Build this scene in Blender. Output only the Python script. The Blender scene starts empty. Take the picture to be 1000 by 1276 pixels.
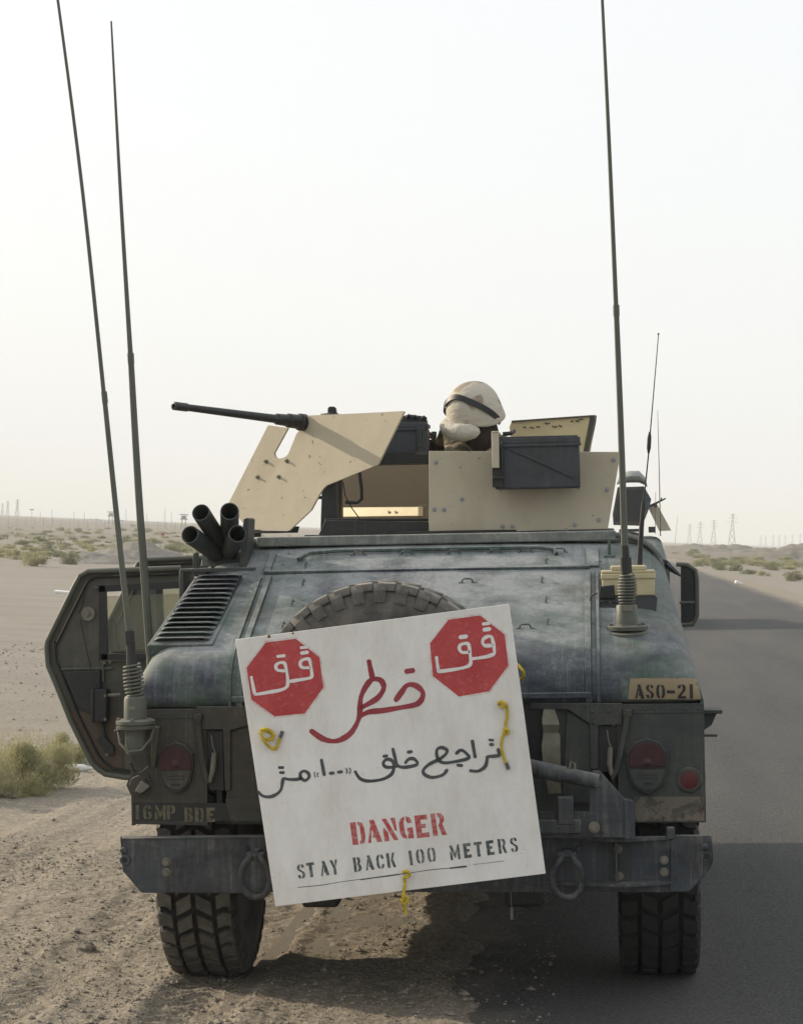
import bpy, bmesh, math, random
import numpy as np
from mathutils import Vector, Matrix, Euler
from mathutils.bvhtree import BVHTree
random.seed(7)
rad = math.radians
sc = bpy.context.scene
COL = sc.collection

# ------------------------------------------------------------------ camera
YAW, PITCH, ROLL, TILT = 5.45, 0.503, 2.3, 3.4
CAMLOC = Vector((0.613, -7.9, 1.80))
FPX = 2620.0
_y, _p, _r = rad(YAW), rad(PITCH), rad(ROLL)
R0 = Vector((math.cos(_y), math.sin(_y), 0)); F0 = Vector((-math.sin(_y), math.cos(_y), 0)); Z = Vector((0, 0, 1))
CF = F0*math.cos(_p) + Z*math.sin(_p); CU = Z*math.cos(_p) - F0*math.sin(_p)
CR = R0*math.cos(_r) + CU*math.sin(_r); CU = CU*math.cos(_r) - R0*math.sin(_r)
cd = bpy.data.cameras.new('camera'); cam = bpy.data.objects.new('camera', cd); COL.objects.link(cam)
m3 = Matrix((CR, CU, -CF)).transposed()
cam.matrix_world = Matrix.Translation(CAMLOC) @ m3.to_4x4()
cd.sensor_fit = 'HORIZONTAL'; cd.sensor_width = 36; cd.lens = 36*FPX/1000
cd.clip_start = 0.1; cd.clip_end = 20000
sc.camera = cam

# ------------------------------------------------------------------ light
SUN_EL, SUN_AZ = 20.0, 23.0      # azimuth measured forward (+y) from the left (-x)
sdir = Vector((-math.cos(rad(SUN_EL))*math.cos(rad(SUN_AZ)), math.cos(rad(SUN_EL))*math.sin(rad(SUN_AZ)), math.sin(rad(SUN_EL))))
w = bpy.data.worlds.new('World'); sc.world = w; w.use_nodes = True
nt = w.node_tree; nt.nodes.clear()
sky = nt.nodes.new('ShaderNodeTexSky'); sky.sky_type = 'NISHITA'; sky.sun_disc = False
sky.sun_elevation = rad(SUN_EL); sky.sun_rotation = math.atan2(sdir.x, sdir.y)
sky.dust_density = 6.0; sky.air_density = 1.0; sky.ozone_density = 1.5
wm = nt.nodes.new('ShaderNodeMix'); wm.data_type = 'RGBA'; wm.inputs[0].default_value = 0.80
wm.inputs[7].default_value = (6.75, 6.85, 6.85, 1)            # thin bright overcast haze over the whole sky
bg = nt.nodes.new('ShaderNodeBackground'); bg.inputs[1].default_value = 0.10
wo = nt.nodes.new('ShaderNodeOutputWorld')
nt.links.new(sky.outputs[0], wm.inputs[6]); nt.links.new(wm.outputs[2], bg.inputs[0]); nt.links.new(bg.outputs[0], wo.inputs[0])
sl = bpy.data.lights.new('sun', 'SUN'); sl.energy = 3.1; sl.angle = rad(0.6); sl.color = (1.0, 0.86, 0.66)
so = bpy.data.objects.new('sun', sl); COL.objects.link(so)
so.rotation_euler = sdir.to_track_quat('Z', 'Y').to_euler(); so.location = (-20, 10, 12)
sc.view_settings.view_transform = 'Standard'; sc.view_settings.look = 'None'
sc.view_settings.gamma = 1; sc.view_settings.use_curve_mapping = False
sc.view_settings.exposure = 0.72
sc.cycles.volume_bounces = 1
sc.cycles.max_bounces = 6

# ------------------------------------------------------------------ helpers
MV = Matrix.Rotation(rad(-TILT), 4, 'Y')          # the truck leans to the left with the shoulder of the road
MVi = MV.inverted()
def ray(px, py): return CF + CR*((px-500)/FPX) + CU*((638-py)/FPX)
def L(px, py, Y):
    """point in truck coordinates on the plane y = Y"""
    c = MVi @ CAMLOC; d = MVi.to_3x3() @ ray(px, py)
    return c + d*((Y-c.y)/d.y)
def LP(px, py, p0, n):
    c = MVi @ CAMLOC; d = MVi.to_3x3() @ ray(px, py)
    return c + d*((p0-c).dot(n)/d.dot(n))

def tag(o, label=None, cat=None, group=None, kind=None):
    if label: o['label'] = label
    if cat: o['category'] = cat
    if group: o['group'] = group
    if kind: o['kind'] = kind
    return o
def empty(name, loc=(0, 0, 0), mat=None):
    o = bpy.data.objects.new(name, None); COL.objects.link(o)
    o.matrix_world = (mat if mat is not None else Matrix.Identity(4)) @ Matrix.Translation(loc)
    o.empty_display_size = .1
    return o
def children(o): return list(o.children)
def copy_tree(o, parent=None):
    c = o.copy(); COL.objects.link(c)
    if parent is not None:
        c.parent = parent; c.matrix_parent_inverse = o.matrix_parent_inverse.copy()
    for ch in list(o.children): copy_tree(ch, c)
    return c

class MB:
    def __init__(s): s.v = []; s.f = []
    def add(s, vs, fs, M=None):
        n = len(s.v)
        s.v += [tuple((M @ Vector(v)) if M else v) for v in vs]
        s.f += [tuple(i+n for i in f) for f in fs]
        return s
    def box(s, c, d, M=None, rot=None):
        x, y, z = d[0]/2, d[1]/2, d[2]/2
        vs = [(sx*x, sy*y, sz*z) for sx in (-1, 1) for sy in (-1, 1) for sz in (-1, 1)]
        T = Matrix.Translation(c)
        if rot: T = T @ Euler([rad(a) for a in rot]).to_matrix().to_4x4()
        if M: T = M @ T
        return s.add(vs, [(0, 1, 3, 2), (4, 6, 7, 5), (0, 4, 5, 1), (2, 3, 7, 6), (0, 2, 6, 4), (1, 5, 7, 3)], T)
    def bx(s, x0, x1, y0, y1, z0, z1): return s.box(((x0+x1)/2, (y0+y1)/2, (z0+z1)/2), (abs(x1-x0), abs(y1-y0), abs(z1-z0)))
    def rings(s, rs, cap0=True, cap1=True, closed=False):
        n = len(rs[0]); b = len(s.v)
        for r in rs: s.v += [tuple(p) for p in r]
        m = len(rs)
        for j in range(m if closed else m-1):
            k = (j+1) % m
            for i in range(n):
                i2 = (i+1) % n
                s.f.append((b+j*n+i, b+j*n+i2, b+k*n+i2, b+k*n+i))
        if not closed:
            if cap0: s.f.append(tuple(b+i for i in range(n))[::-1])
            if cap1: s.f.append(tuple(b+(m-1)*n+i for i in range(n)))
        return s
    def tube(s, pts, r, n=8, cap=True):
        pts = [Vector(p) for p in pts]
        rr = r if isinstance(r, (list, tuple)) else [r]*len(pts)
        rs = []; up = None
        for i, p in enumerate(pts):
            t = (pts[min(i+1, len(pts)-1)] - pts[max(i-1, 0)])
            if t.length < 1e-9: t = Vector((0, 0, 1))
            t.normalize()
            if up is None: up = t.orthogonal().normalized()
            up = (up - t*up.dot(t))
            if up.length < 1e-6: up = t.orthogonal()
            up.normalize(); sd = t.cross(up)
            rs.append([p + (up*math.cos(a) + sd*math.sin(a))*rr[i] for a in [2*math.pi*k/n for k in range(n)]])
        return s.rings(rs, cap, cap)
    def lathe(s, p0, axis, prof, n=20, cap=True):
        """prof: list of (distance along axis, radius)"""
        ax = Vector(axis).normalized(); u = ax.orthogonal().normalized(); v = ax.cross(u)
        rs = [[Vector(p0) + ax*d + (u*math.cos(a) + v*math.sin(a))*r for a in [2*math.pi*k/n for k in range(n)]] for d, r in prof]
        return s.rings(rs, cap, cap)
    def prism(s, pts, off):
        """polygon (3D points) extruded by vector off"""
        n = len(pts); off = Vector(off); b = len(s.v)
        s.v += [tuple(Vector(p)) for p in pts] + [tuple(Vector(p)+off) for p in pts]
        s.f.append(tuple(b+i for i in range(n))); s.f.append(tuple(b+n+i for i in range(n))[::-1])
        for i in range(n):
            j = (i+1) % n; s.f.append((b+i, b+n+i, b+n+j, b+j))
        return s
    def sphere(s, c, r, nu=16, nv=10, sc3=(1, 1, 1), M=None):
        vs = []; fs = []
        for j in range(nv+1):
            t = math.pi*j/nv
            for i in range(nu):
                a = 2*math.pi*i/nu
                vs.append((r*sc3[0]*math.sin(t)*math.cos(a), r*sc3[1]*math.sin(t)*math.sin(a), r*sc3[2]*math.cos(t)))
        for j in range(nv):
            for i in range(nu):
                i2 = (i+1) % nu; fs.append((j*nu+i, (j+1)*nu+i, (j+1)*nu+i2, j*nu+i2))
        T = Matrix.Translation(c)
        if M: T = T @ M
        return s.add(vs, fs, T)
    def mesh(s, name):
        me = bpy.data.meshes.new(name); me.from_pydata(s.v, [], s.f)
        bm = bmesh.new(); bm.from_mesh(me)
        bmesh.ops.remove_doubles(bm, verts=bm.verts, dist=1e-5)
        bmesh.ops.recalc_face_normals(bm, faces=bm.faces)
        bm.to_mesh(me); bm.free()
        return me
    def split(s):
        """one builder per loose piece"""
        par = list(range(len(s.v)))
        def find(a):
            while par[a] != a: par[a] = par[par[a]]; a = par[a]
            return a
        for f in s.f:
            for i in f[1:]: par[find(i)] = find(f[0])
        out = {}
        for f in s.f:
            k = find(f[0]); m = out.setdefault(k, (MB(), {})); idx = []
            for i in f:
                if i not in m[1]: m[1][i] = len(m[0].v); m[0].v.append(s.v[i])
                idx.append(m[1][i])
            m[0].f.append(tuple(idx))
        return [m[0] for m in out.values()]
    def builds(s, name, mat, parent=None, **kw): return [m.build(name, mat, parent, **kw) for m in s.split()]
    def build(s, name, mat, parent=None, bevel=0, smooth=40, M=None, loc=None):
        me = s.mesh(name)
        if mat: me.materials.append(mat)
        o = bpy.data.objects.new(name, me); COL.objects.link(o)
        if smooth:
            me.shade_smooth(); me.set_sharp_from_angle(angle=rad(smooth))
        if bevel:
            b = o.modifiers.new('bevel', 'BEVEL'); b.width = bevel; b.segments = 2; b.limit_method = 'ANGLE'; b.angle_limit = rad(35); b.harden_normals = False
        if parent is not None: o.parent = parent
        if M is not None: o.matrix_local = M
        if loc is not None: o.location = loc
        return o

_rr = random.Random(77)
def ribbon(mb, pts, wd, nrm, off=0, rnd=True, taper=False):
    """flat painted stroke along 3D points"""
    nrm = Vector(nrm).normalized(); pts = [Vector(p) + nrm*off for p in pts]
    if len(pts) > 2 and rnd: pts = catmull(pts, 4)
    l = []; r = []; ph = _rr.uniform(0, 6); wob = [1+.13*math.sin(ph+i*.55)+_rr.uniform(-.05, .05) for i in range(len(pts))]
    if len(pts) > 3: wob[0] = wob[-1] = .95
    for i, p in enumerate(pts):
        t = (pts[min(i+1, len(pts)-1)] - pts[max(i-1, 0)]).normalized(); sd = nrm.cross(t).normalized()*wd/2*wob[i]
        l.append(p+sd); r.append(p-sd)
    poly_l, poly_r = l, r
    if rnd:
        for end in (0, 1):
            p = pts[-1 if end else 0]; q = pts[-2 if end else 1]; t = (p-q).normalized(); sd = nrm.cross(t).normalized()
            arc = [p + t*math.cos(a)*wd*.45 + sd*math.sin(a)*wd*.5 for a in (math.pi/2, math.pi/4, 0, -math.pi/4, -math.pi/2)]
            n = len(mb.v); mb.v += [tuple(x) for x in arc]; mb.f.append(tuple(range(n, n+5)))
    n = len(mb.v)
    for a, b in zip(l, r): mb.v += [tuple(a), tuple(b)]
    for i in range(len(l)-1): mb.f.append((n+2*i, n+2*i+1, n+2*i+3, n+2*i+2))
def catmull(p, k):
    out = []
    for i in range(len(p)-1):
        a = p[max(i-1, 0)]; b = p[i]; c = p[i+1]; d = p[min(i+2, len(p)-1)]
        for j in range(k):
            t = j/k
            out.append(.5*((2*b) + (c-a)*t + (2*a-5*b+4*c-d)*t*t + (3*b-a-3*c+d)*t**3))
    out.append(p[-1]); return out
def flat(mb, name, mat, parent, M=None):
    me = bpy.data.meshes.new(name); me.from_pydata(mb.v, [], mb.f); me.materials.append(mat)
    o = bpy.data.objects.new(name, me); COL.objects.link(o); o.parent = parent
    if M is not None: o.matrix_local = M
    return o

# ------------------------------------------------------------------ materials
def newmat(name):
    m = bpy.data.materials.new(name); m.use_nodes = True; t = m.node_tree; t.nodes.clear()
    o = t.nodes.new('ShaderNodeOutputMaterial'); b = t.nodes.new('ShaderNodeBsdfPrincipled'); t.links.new(b.outputs[0], o.inputs[0])
    return m, t, b
def N(t, typ, **kw):
    n = t.nodes.new(typ)
    for k, v in kw.items(): setattr(n, k, v)
    return n
def noise(t, vec, scale, detail=4, rough=.55, dist=0):
    n = N(t, 'ShaderNodeTexNoise'); n.inputs['Scale'].default_value = scale; n.inputs['Detail'].default_value = detail
    n.inputs['Roughness'].default_value = rough; n.inputs['Distortion'].default_value = dist
    t.links.new(vec, n.inputs['Vector']); return n.outputs[0]
def ramp(t, fac, stops):
    r = N(t, 'ShaderNodeValToRGB'); e = r.color_ramp.elements
    while len(e) < len(stops): e.new(.5)
    for x, (p, c) in zip(e, stops):
        x.position = p; x.color = (c, c, c, 1) if not isinstance(c, (tuple, list)) else (*c, 1)
    t.links.new(fac, r.inputs[0]); return r.outputs[0]
def mixc(t, fac, a, b, mode='MIX'):
    m = N(t, 'ShaderNodeMix', data_type='RGBA', blend_type=mode)
    for s, v in ((m.inputs[0], fac), (m.inputs[6], a), (m.inputs[7], b)):
        if isinstance(v, (int, float)): s.default_value = v
        elif isinstance(v, tuple): s.default_value = (*v, 1)
        else: t.links.new(v, s)
    return m.outputs[2]
def math_(t, op, a, b=0):
    m = N(t, 'ShaderNodeMath', operation=op)
    for s, v in ((m.inputs[0], a), (m.inputs[1], b)):
        if isinstance(v, (int, float)): s.default_value = v
        else: t.links.new(v, s)
    return m.outputs[0]
def bump(t, b, h, strength, dist):
    n = N(t, 'ShaderNodeBump'); n.inputs['Strength'].default_value = strength; n.inputs['Distance'].default_value = dist
    t.links.new(h, n.inputs['Height']); t.links.new(n.outputs[0], b.inputs['Normal'])
def coords(t, scale=(1, 1, 1), world=False):
    g = N(t, 'ShaderNodeNewGeometry') if world else N(t, 'ShaderNodeTexCoord')
    o = g.outputs['Position'] if world else g.outputs['Object']
    mp = N(t, 'ShaderNodeMapping'); mp.inputs['Scale'].default_value = scale; t.links.new(o, mp.inputs[0]); return mp.outputs[0]

def paint(name, cols, dustcol=(.30, .27, .22), dust=.5, rough=.55, camo=1.3, streak=.25, metal=0, fine=.35, chips=0.0, side=.08):
    """worn painted steel: camouflage blotches, dust settled on upward faces, smears, runs, chips"""
    m, t, b = newmat(name); v = coords(t)
    c = cols[0]
    if len(cols) > 1:
        f = ramp(t, noise(t, v, camo, 3, .5, .6), [(.50, 0), (.55, 1)]); c = mixc(t, f, cols[0], cols[1])
    if len(cols) > 2:
        f2 = ramp(t, noise(t, coords(t, (1.1, 1.3, .9)), camo*1.6, 3, .5, .4), [(.60, 0), (.64, 1)]); c = mixc(t, f2, c, cols[2])
    # scuffs and hand-sized smears
    sm = ramp(t, noise(t, coords(t, (1, 1, 2.2)), 5.5, 8, .68), [(.40, 0), (.64, 1)])
    fi = ramp(t, noise(t, v, 60, 5, .7), [(.3, .2), (.75, 1)])
    big = ramp(t, noise(t, coords(t, (1, .8, 1.5)), 1.9, 6, .6), [(.40, .0), (.60, 1)])
    # vertical runs
    st = ramp(t, noise(t, coords(t, (1, 1, .06)), 34, 3, .6), [(.52, 0), (.75, 1)])
    g = N(t, 'ShaderNodeNewGeometry'); sx = N(t, 'ShaderNodeSeparateXYZ'); t.links.new(g.outputs['Normal'], sx.inputs[0])
    up = ramp(t, sx.outputs[2], [(.30, side), (.80, .50), (.95, 1)])
    d = math_(t, 'MULTIPLY', up, dust); d = math_(t, 'MULTIPLY', d, math_(t, 'MULTIPLY', math_(t, 'ADD', math_(t, 'MULTIPLY', sm, .70), .55), math_(t, 'ADD', math_(t, 'MULTIPLY', big, .6), .45)))
    d = math_(t, 'ADD', d, math_(t, 'MULTIPLY', math_(t, 'MULTIPLY', sm, fi), fine*dust*.5))
    d = math_(t, 'ADD', d, math_(t, 'MULTIPLY', math_(t, 'MULTIPLY', st, math_(t, 'ADD', sm, .25)), streak*.6))
    # brushed wipe marks and fine scratches
    mr = N(t, 'ShaderNodeMapping'); mr.inputs['Rotation'].default_value = (.3, .7, .5); mr.inputs['Scale'].default_value = (46, 5, 5); t.links.new(v, mr.inputs[0])
    wipe = ramp(t, noise(t, mr.outputs[0], 1.0, 5, .7), [(.50, 0), (.62, 1)])
    d = math_(t, 'ADD', d, math_(t, 'MULTIPLY', math_(t, 'MULTIPLY', wipe, big), dust*.22))
    ms = N(t, 'ShaderNodeMapping'); ms.inputs['Rotation'].default_value = (1.1, .2, 1.3); ms.inputs['Scale'].default_value = (150, 3, 3); t.links.new(v, ms.inputs[0])
    scr = ramp(t, noise(t, ms.outputs[0], 1.0, 2, .5), [(.70, 0), (.73, 1)])
    d = math_(t, 'ADD', d, math_(t, 'MULTIPLY', scr, .35))
    spl = ramp(t, noise(t, v, 120, 3, .7), [(.62, 0), (.68, 1)]); d = math_(t, 'ADD', d, math_(t, 'MULTIPLY', math_(t, 'MULTIPLY', spl, sm), .30))
    d = N(t, 'ShaderNodeClamp').outputs[0] if False else math_(t, 'MINIMUM', d, .95)
    dc = mixc(t, fi, tuple(x*.8 for x in dustcol), dustcol)
    col = mixc(t, d, c, dc)
    if chips:
        ch = ramp(t, noise(t, v, 26, 6, .75), [(.66-chips*.1, 0), (.69-chips*.1, 1)]); col = mixc(t, ch, col, (.07, .05, .035))
    t.links.new(col, b.inputs['Base Color'])
    b.inputs['Metallic'].default_value = metal; b.inputs['Specular IOR Level'].default_value = .35
    r = math_(t, 'ADD', math_(t, 'MULTIPLY', d, .35), rough); t.links.new(r, b.inputs['Roughness'])
    hb = math_(t, 'ADD', noise(t, v, 7, 3, .5), math_(t, 'MULTIPLY', noise(t, v, 220, 2, .6), .06))
    bump(t, b, hb, .35, .012)
    return m
def simple(name, col, rough=.6, var=.25, scale=12, metal=0, bscale=0, bdist=.002, spec=.4, col2=None):
    m, t, b = newmat(name); v = coords(t)
    f = ramp(t, noise(t, v, scale, 6, .65), [(.3, 0), (.7, 1)])
    t.links.new(mixc(t, f, tuple(x*(1-var) for x in col), col2 or tuple(min(1, x*(1+var*.6)) for x in col)), b.inputs['Base Color'])
    b.inputs['Roughness'].default_value = rough; b.inputs['Metallic'].default_value = metal; b.inputs['Specular IOR Level'].default_value = spec
    if bscale: bump(t, b, noise(t, v, bscale, 4, .6), .6, bdist)
    return m

GREEN, BROWN, BLACKP = (.040, .058, .045), (.062, .056, .045), (.022, .026, .030)
M = {}
M['body'] = paint('dusty_camouflage_paint', [(.032, .058, .044), (.012, .018, .032), (.042, .042, .030)], (.275, .29, .295), .80, .55, 1.9, .30, fine=.9, side=.05)  # bluish dust also paints cool skylight onto the slanted back
M['rear'] = paint('rear_panel_paint', [(.026, .034, .033), (.036, .033, .026), (.012, .016, .018)], (.20, .185, .15), .60, .6, 1.5, .25, chips=.35, side=.16)
M['steel'] = paint('bumper_paint', [(.024, .032, .042), (.014, .018, .024)], (.26, .25, .225), .70, .5, 3, .7, chips=.3, side=.14)
M['darkm'] = paint('dark_metal', [(.018, .020, .020)], (.17, .15, .12), .25, .6, 2, .1)
M['tan'] = paint('tan_armour_paint', [(.42, .375, .280), (.39, .345, .255)], (.50, .47, .39), .50, .65, 2, .5, fine=1.2, chips=.25)
M['tan_dark'] = paint('tan_interior_paint', [(.22, .175, .12)], (.26, .22, .17), .35, .7, 2, .2, fine=.5)
M['yellowtan'] = simple('yellow_tan_paint', (.58, .49, .29), .55, .10, 9)
M['launcher'] = paint('launcher_green_paint', [(.040, .048, .046)], (.16, .16, .14), .5, .5, 2, .15, fine=.8)
M['rooflip'] = paint('dusty_sunlit_roof_paint', [(.10, .115, .11)], (.42, .41, .36), .85, .5, 2, .2, fine=1.0)  # pale base and heavy dust also paint in sunlight on the roof
M['antenna'] = paint('antenna_green_paint', [(.075, .084, .066)], (.22, .21, .18), .5, .5, 2, .15)
M['gun'] = simple('gun_steel', (.030, .031, .033), .42, .3, 20, .4)
M['can'] = paint('ammunition_can_paint', [(.032, .036, .045), (.028, .034, .036)], (.15, .15, .15), .45, .55, 4, .4, chips=.2, side=.2)
M['door'] = paint('door_inner_paint', [(.060, .062, .050), (.045, .050, .042)], (.20, .17, .13), .5, .6, 2.5, .35, chips=.2, side=.35)
M['doorlow'] = paint('rusty_inner_paint', [(.080, .060, .042)], (.14, .11, .08), .5, .7, 3, .4, chips=.5, side=.2)
M['rubber'] = simple('black_rubber', (.022, .022, .022), .75, .3, 10)
M['cloth'] = simple('dusty_canvas', (.17, .16, .12), .9, .3, 18, bscale=240)
M['bolt'] = simple('dusty_bolt', (.16, .15, .12), .6, .3, 30); M['boltpale'] = simple('pale_zinc_bolt', (.27, .28, .29), .5, .3, 40)
M['plastic'] = simple('cream_plastic', (.48, .42, .255), .5, .12, 14)
M['black'] = simple('black_plastic_and_recess_shade', (.016, .017, .020), .5, .3, 20)  # plastic parts, and flat black pieces painted as shade in openings
M['rope'] = simple('yellow_rope', (.52, .39, .03), .7, .35, 60)
M['ropeend'] = simple('grey_tape', (.10, .10, .10), .6, .2, 30)
M['red_ref'] = simple('red_reflector', (.075, .010, .012), .4, .35, 40)
M['seat'] = simple('seat_canvas', (.045, .052, .04), .9, .3, 14)

def tyremat(nm='dusty_tyre_rubber', dustc=(.115, .10, .082)):
    m, t, b = newmat(nm); v = coords(t)
    g = N(t, 'ShaderNodeAttribute', attribute_name='tread')
    n1 = ramp(t, noise(t, v, 14, 6, .7), [(.3, .25), (.7, 1)])
    f = math_(t, 'MULTIPLY', g.outputs['Fac'], n1)
    col = mixc(t, f, (.013, .012, .012), dustc); t.links.new(col, b.inputs['Base Color'])
    b.inputs['Roughness'].default_value = .85; bump(t, b, noise(t, v, 90, 4, .7), .5, .003)
    return m
M['tyre'] = tyremat(dustc=(.125, .115, .098)); M['tyredust'] = tyremat('dust_coated_tyre_rubber', (.24, .225, .20)); M['tyredark'] = tyremat('dark_tyre_rubber', (.020, .020, .020))
def signmat():
    m, t, b = newmat('white_painted_plywood'); v = coords(t)
    stain = ramp(t, noise(t, coords(t, (1, 1, .5)), 5, 10, .78), [(.42, 0), (.74, .6)])
    spk = ramp(t, noise(t, v, 95, 3, .6), [(.64, 0), (.70, .85)])
    spm = ramp(t, noise(t, v, 9, 2, .5), [(.5, 0), (.7, 1)])
    c = mixc(t, stain, (.72, .71, .69), (.42, .38, .31)); c = mixc(t, math_(t, 'MULTIPLY', spk, spm), c, (.30, .25, .18))
    ed = ramp(t, noise(t, coords(t, (1, 1, .04)), 50, 4, .6), [(.4, 0), (.9, .25)]); c = mixc(t, ed, c, (.6, .585, .56))
    t.links.new(c, b.inputs['Base Color']); b.inputs['Roughness'].default_value = .62
    bump(t, b, math_(t, 'ADD', noise(t, coords(t, (1, 1, .12)), 60, 4, .6), math_(t, 'MULTIPLY', noise(t, v, 3, 2, .5), 3)), .3, .003)
    return m
M['sign'] = signmat()
def inkmat(name, col, wear=.5):
    m, t, b = newmat(name); v = coords(t)
    f = ramp(t, noise(t, v, 55, 7, .75), [(.38+.2*(1-wear), 1), (.75, 1-wear)])
    n2 = ramp(t, noise(t, v, 8, 3, .5), [(.35, 0), (.7, .35)])
    c = mixc(t, n2, col, tuple(min(1, x*1.5+.05) for x in col))
    c = mixc(t, math_(t, 'SUBTRACT', 1, f), c, (.55, .53, .5)); t.links.new(c, b.inputs['Base Color']); b.inputs['Roughness'].default_value = .6
    return m
M['redpaint'] = inkmat('red_spray_paint', (.36, .030, .032), .25)
M['redbrush'] = inkmat('dark_red_brush_paint', (.24, .020, .032), .15)
M['redsten'] = inkmat('red_stencil_paint', (.36, .035, .035), .65)
M['inkdark'] = inkmat('dark_brush_paint', (.040, .048, .052), .15)
M['inksten'] = inkmat('dark_stencil_paint', (.035, .050, .052), .6)
M['whitestroke'] = simple('white_brush_paint', (.70, .68, .66), .6, .06, 20)
M['blackletter'] = simple('black_stencil_paint', (.014, .014, .013), .7, .2, 40)
M['tanletter'] = simple('faded_tan_stencil_paint', (.135, .12, .078), .7, .6, 70)
M['tanpatch'] = paint('tan_paint_patch', [(.22, .17, .10)], (.25, .21, .15), .4, .6, 3, .3)

def overspray():
    m, t, b = newmat('red_overspray'); v = coords(t); o = [n for n in t.nodes if n.type == 'OUTPUT_MATERIAL'][0]
    b.inputs['Base Color'].default_value = (.50, .12, .11, 1); b.inputs['Roughness'].default_value = .7
    f = ramp(t, noise(t, v, 28, 9, .9), [(.44, 0), (.70, .40)]); tr = N(t, 'ShaderNodeBsdfTransparent'); mx = N(t, 'ShaderNodeMixShader')
    t.links.new(f, mx.inputs[0]); t.links.new(tr.outputs[0], mx.inputs[1]); t.links.new(b.outputs[0], mx.inputs[2]); t.links.new(mx.outputs[0], o.inputs[0]); return m
M['overspray'] = overspray()
def sandmat(name='desert_sand_ground', grey=0.0):
    m, t, b = newmat(name); v = coords(t, world=True)
    big = ramp(t, noise(t, v, .35, 5, .6), [(.3, 0), (.72, 1)])
    mid = ramp(t, noise(t, v, 3.2, 7, .65), [(.3, 0), (.75, 1)])
    grit = ramp(t, noise(t, v, 34, 9, .8), [(.36, 0), (.62, 1)])
    c = mixc(t, big, (.335, .285, .215), (.40, .350, .275)); c = mixc(t, math_(t, 'MULTIPLY', mid, .6), c, (.27, .235, .185))
    c = mixc(t, math_(t, 'MULTIPLY', math_(t, 'SUBTRACT', 1, grit), .75), c, (.15, .13, .105))
    vo = N(t, 'ShaderNodeTexVoronoi'); vo.inputs['Scale'].default_value = 38; t.links.new(v, vo.inputs['Vector'])
    peb = ramp(t, vo.outputs['Distance'], [(.12, 1), (.22, 0)]); pm = ramp(t, noise(t, v, 6, 3, .6), [(.48, 0), (.62, 1)])
    pebf = math_(t, 'MULTIPLY', peb, pm); c = mixc(t, math_(t, 'MULTIPLY', pebf, .6), c, (.20, .18, .155))
    vc = N(t, 'ShaderNodeTexVoronoi'); vc.inputs['Scale'].default_value = 55; vc.inputs['Randomness'].default_value = 1; t.links.new(v, vc.inputs['Vector'])
    sv = N(t, 'ShaderNodeSeparateColor'); t.links.new(vc.outputs['Color'], sv.inputs[0])
    c = mixc(t, ramp(t, sv.outputs[0], [(.60, 0), (.95, .55)]), c, (.14, .12, .10)); c = mixc(t, ramp(t, sv.outputs[1], [(.70, 0), (1, .45)]), c, (.46, .42, .35))
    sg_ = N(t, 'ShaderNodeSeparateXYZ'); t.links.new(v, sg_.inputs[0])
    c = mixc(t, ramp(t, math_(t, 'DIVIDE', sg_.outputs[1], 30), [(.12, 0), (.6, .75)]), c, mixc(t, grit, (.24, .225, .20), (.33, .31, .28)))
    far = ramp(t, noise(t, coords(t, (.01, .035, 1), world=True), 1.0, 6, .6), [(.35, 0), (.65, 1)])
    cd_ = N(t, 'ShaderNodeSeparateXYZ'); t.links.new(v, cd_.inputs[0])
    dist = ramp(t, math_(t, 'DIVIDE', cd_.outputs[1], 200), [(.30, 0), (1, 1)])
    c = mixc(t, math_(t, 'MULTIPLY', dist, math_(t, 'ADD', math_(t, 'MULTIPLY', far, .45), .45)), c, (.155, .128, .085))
    stk = ramp(t, noise(t, coords(t, (.22, 1.1, 1), world=True), 1.0, 8, .75), [(.40, 0), (.60, 1)])
    c = mixc(t, math_(t, 'MULTIPLY', stk, math_(t, 'MULTIPLY', ramp(t, math_(t, 'DIVIDE', sg_.outputs[1], 30), [(.15, 0), (.5, 1)]), .38)), c, (.185, .17, .145))
    if grey: c = mixc(t, grey, c, (.17, .16, .145))
    t.links.new(c, b.inputs['Base Color']); b.inputs['Roughness'].default_value = .95; b.inputs['Specular IOR Level'].default_value = .15
    h = math_(t, 'ADD', math_(t, 'MULTIPLY', noise(t, v, 30, 8, .7), 1.0), math_(t, 'MULTIPLY', pebf, .35))
    h = math_(t, 'ADD', h, math_(t, 'MULTIPLY', noise(t, v, 8, 5, .6), 1.2))
    bump(t, b, h, .85, .028)
    return m
M['sand'] = sandmat(); M['gravel'] = sandmat('grey_gravelly_earth', .55)
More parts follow.
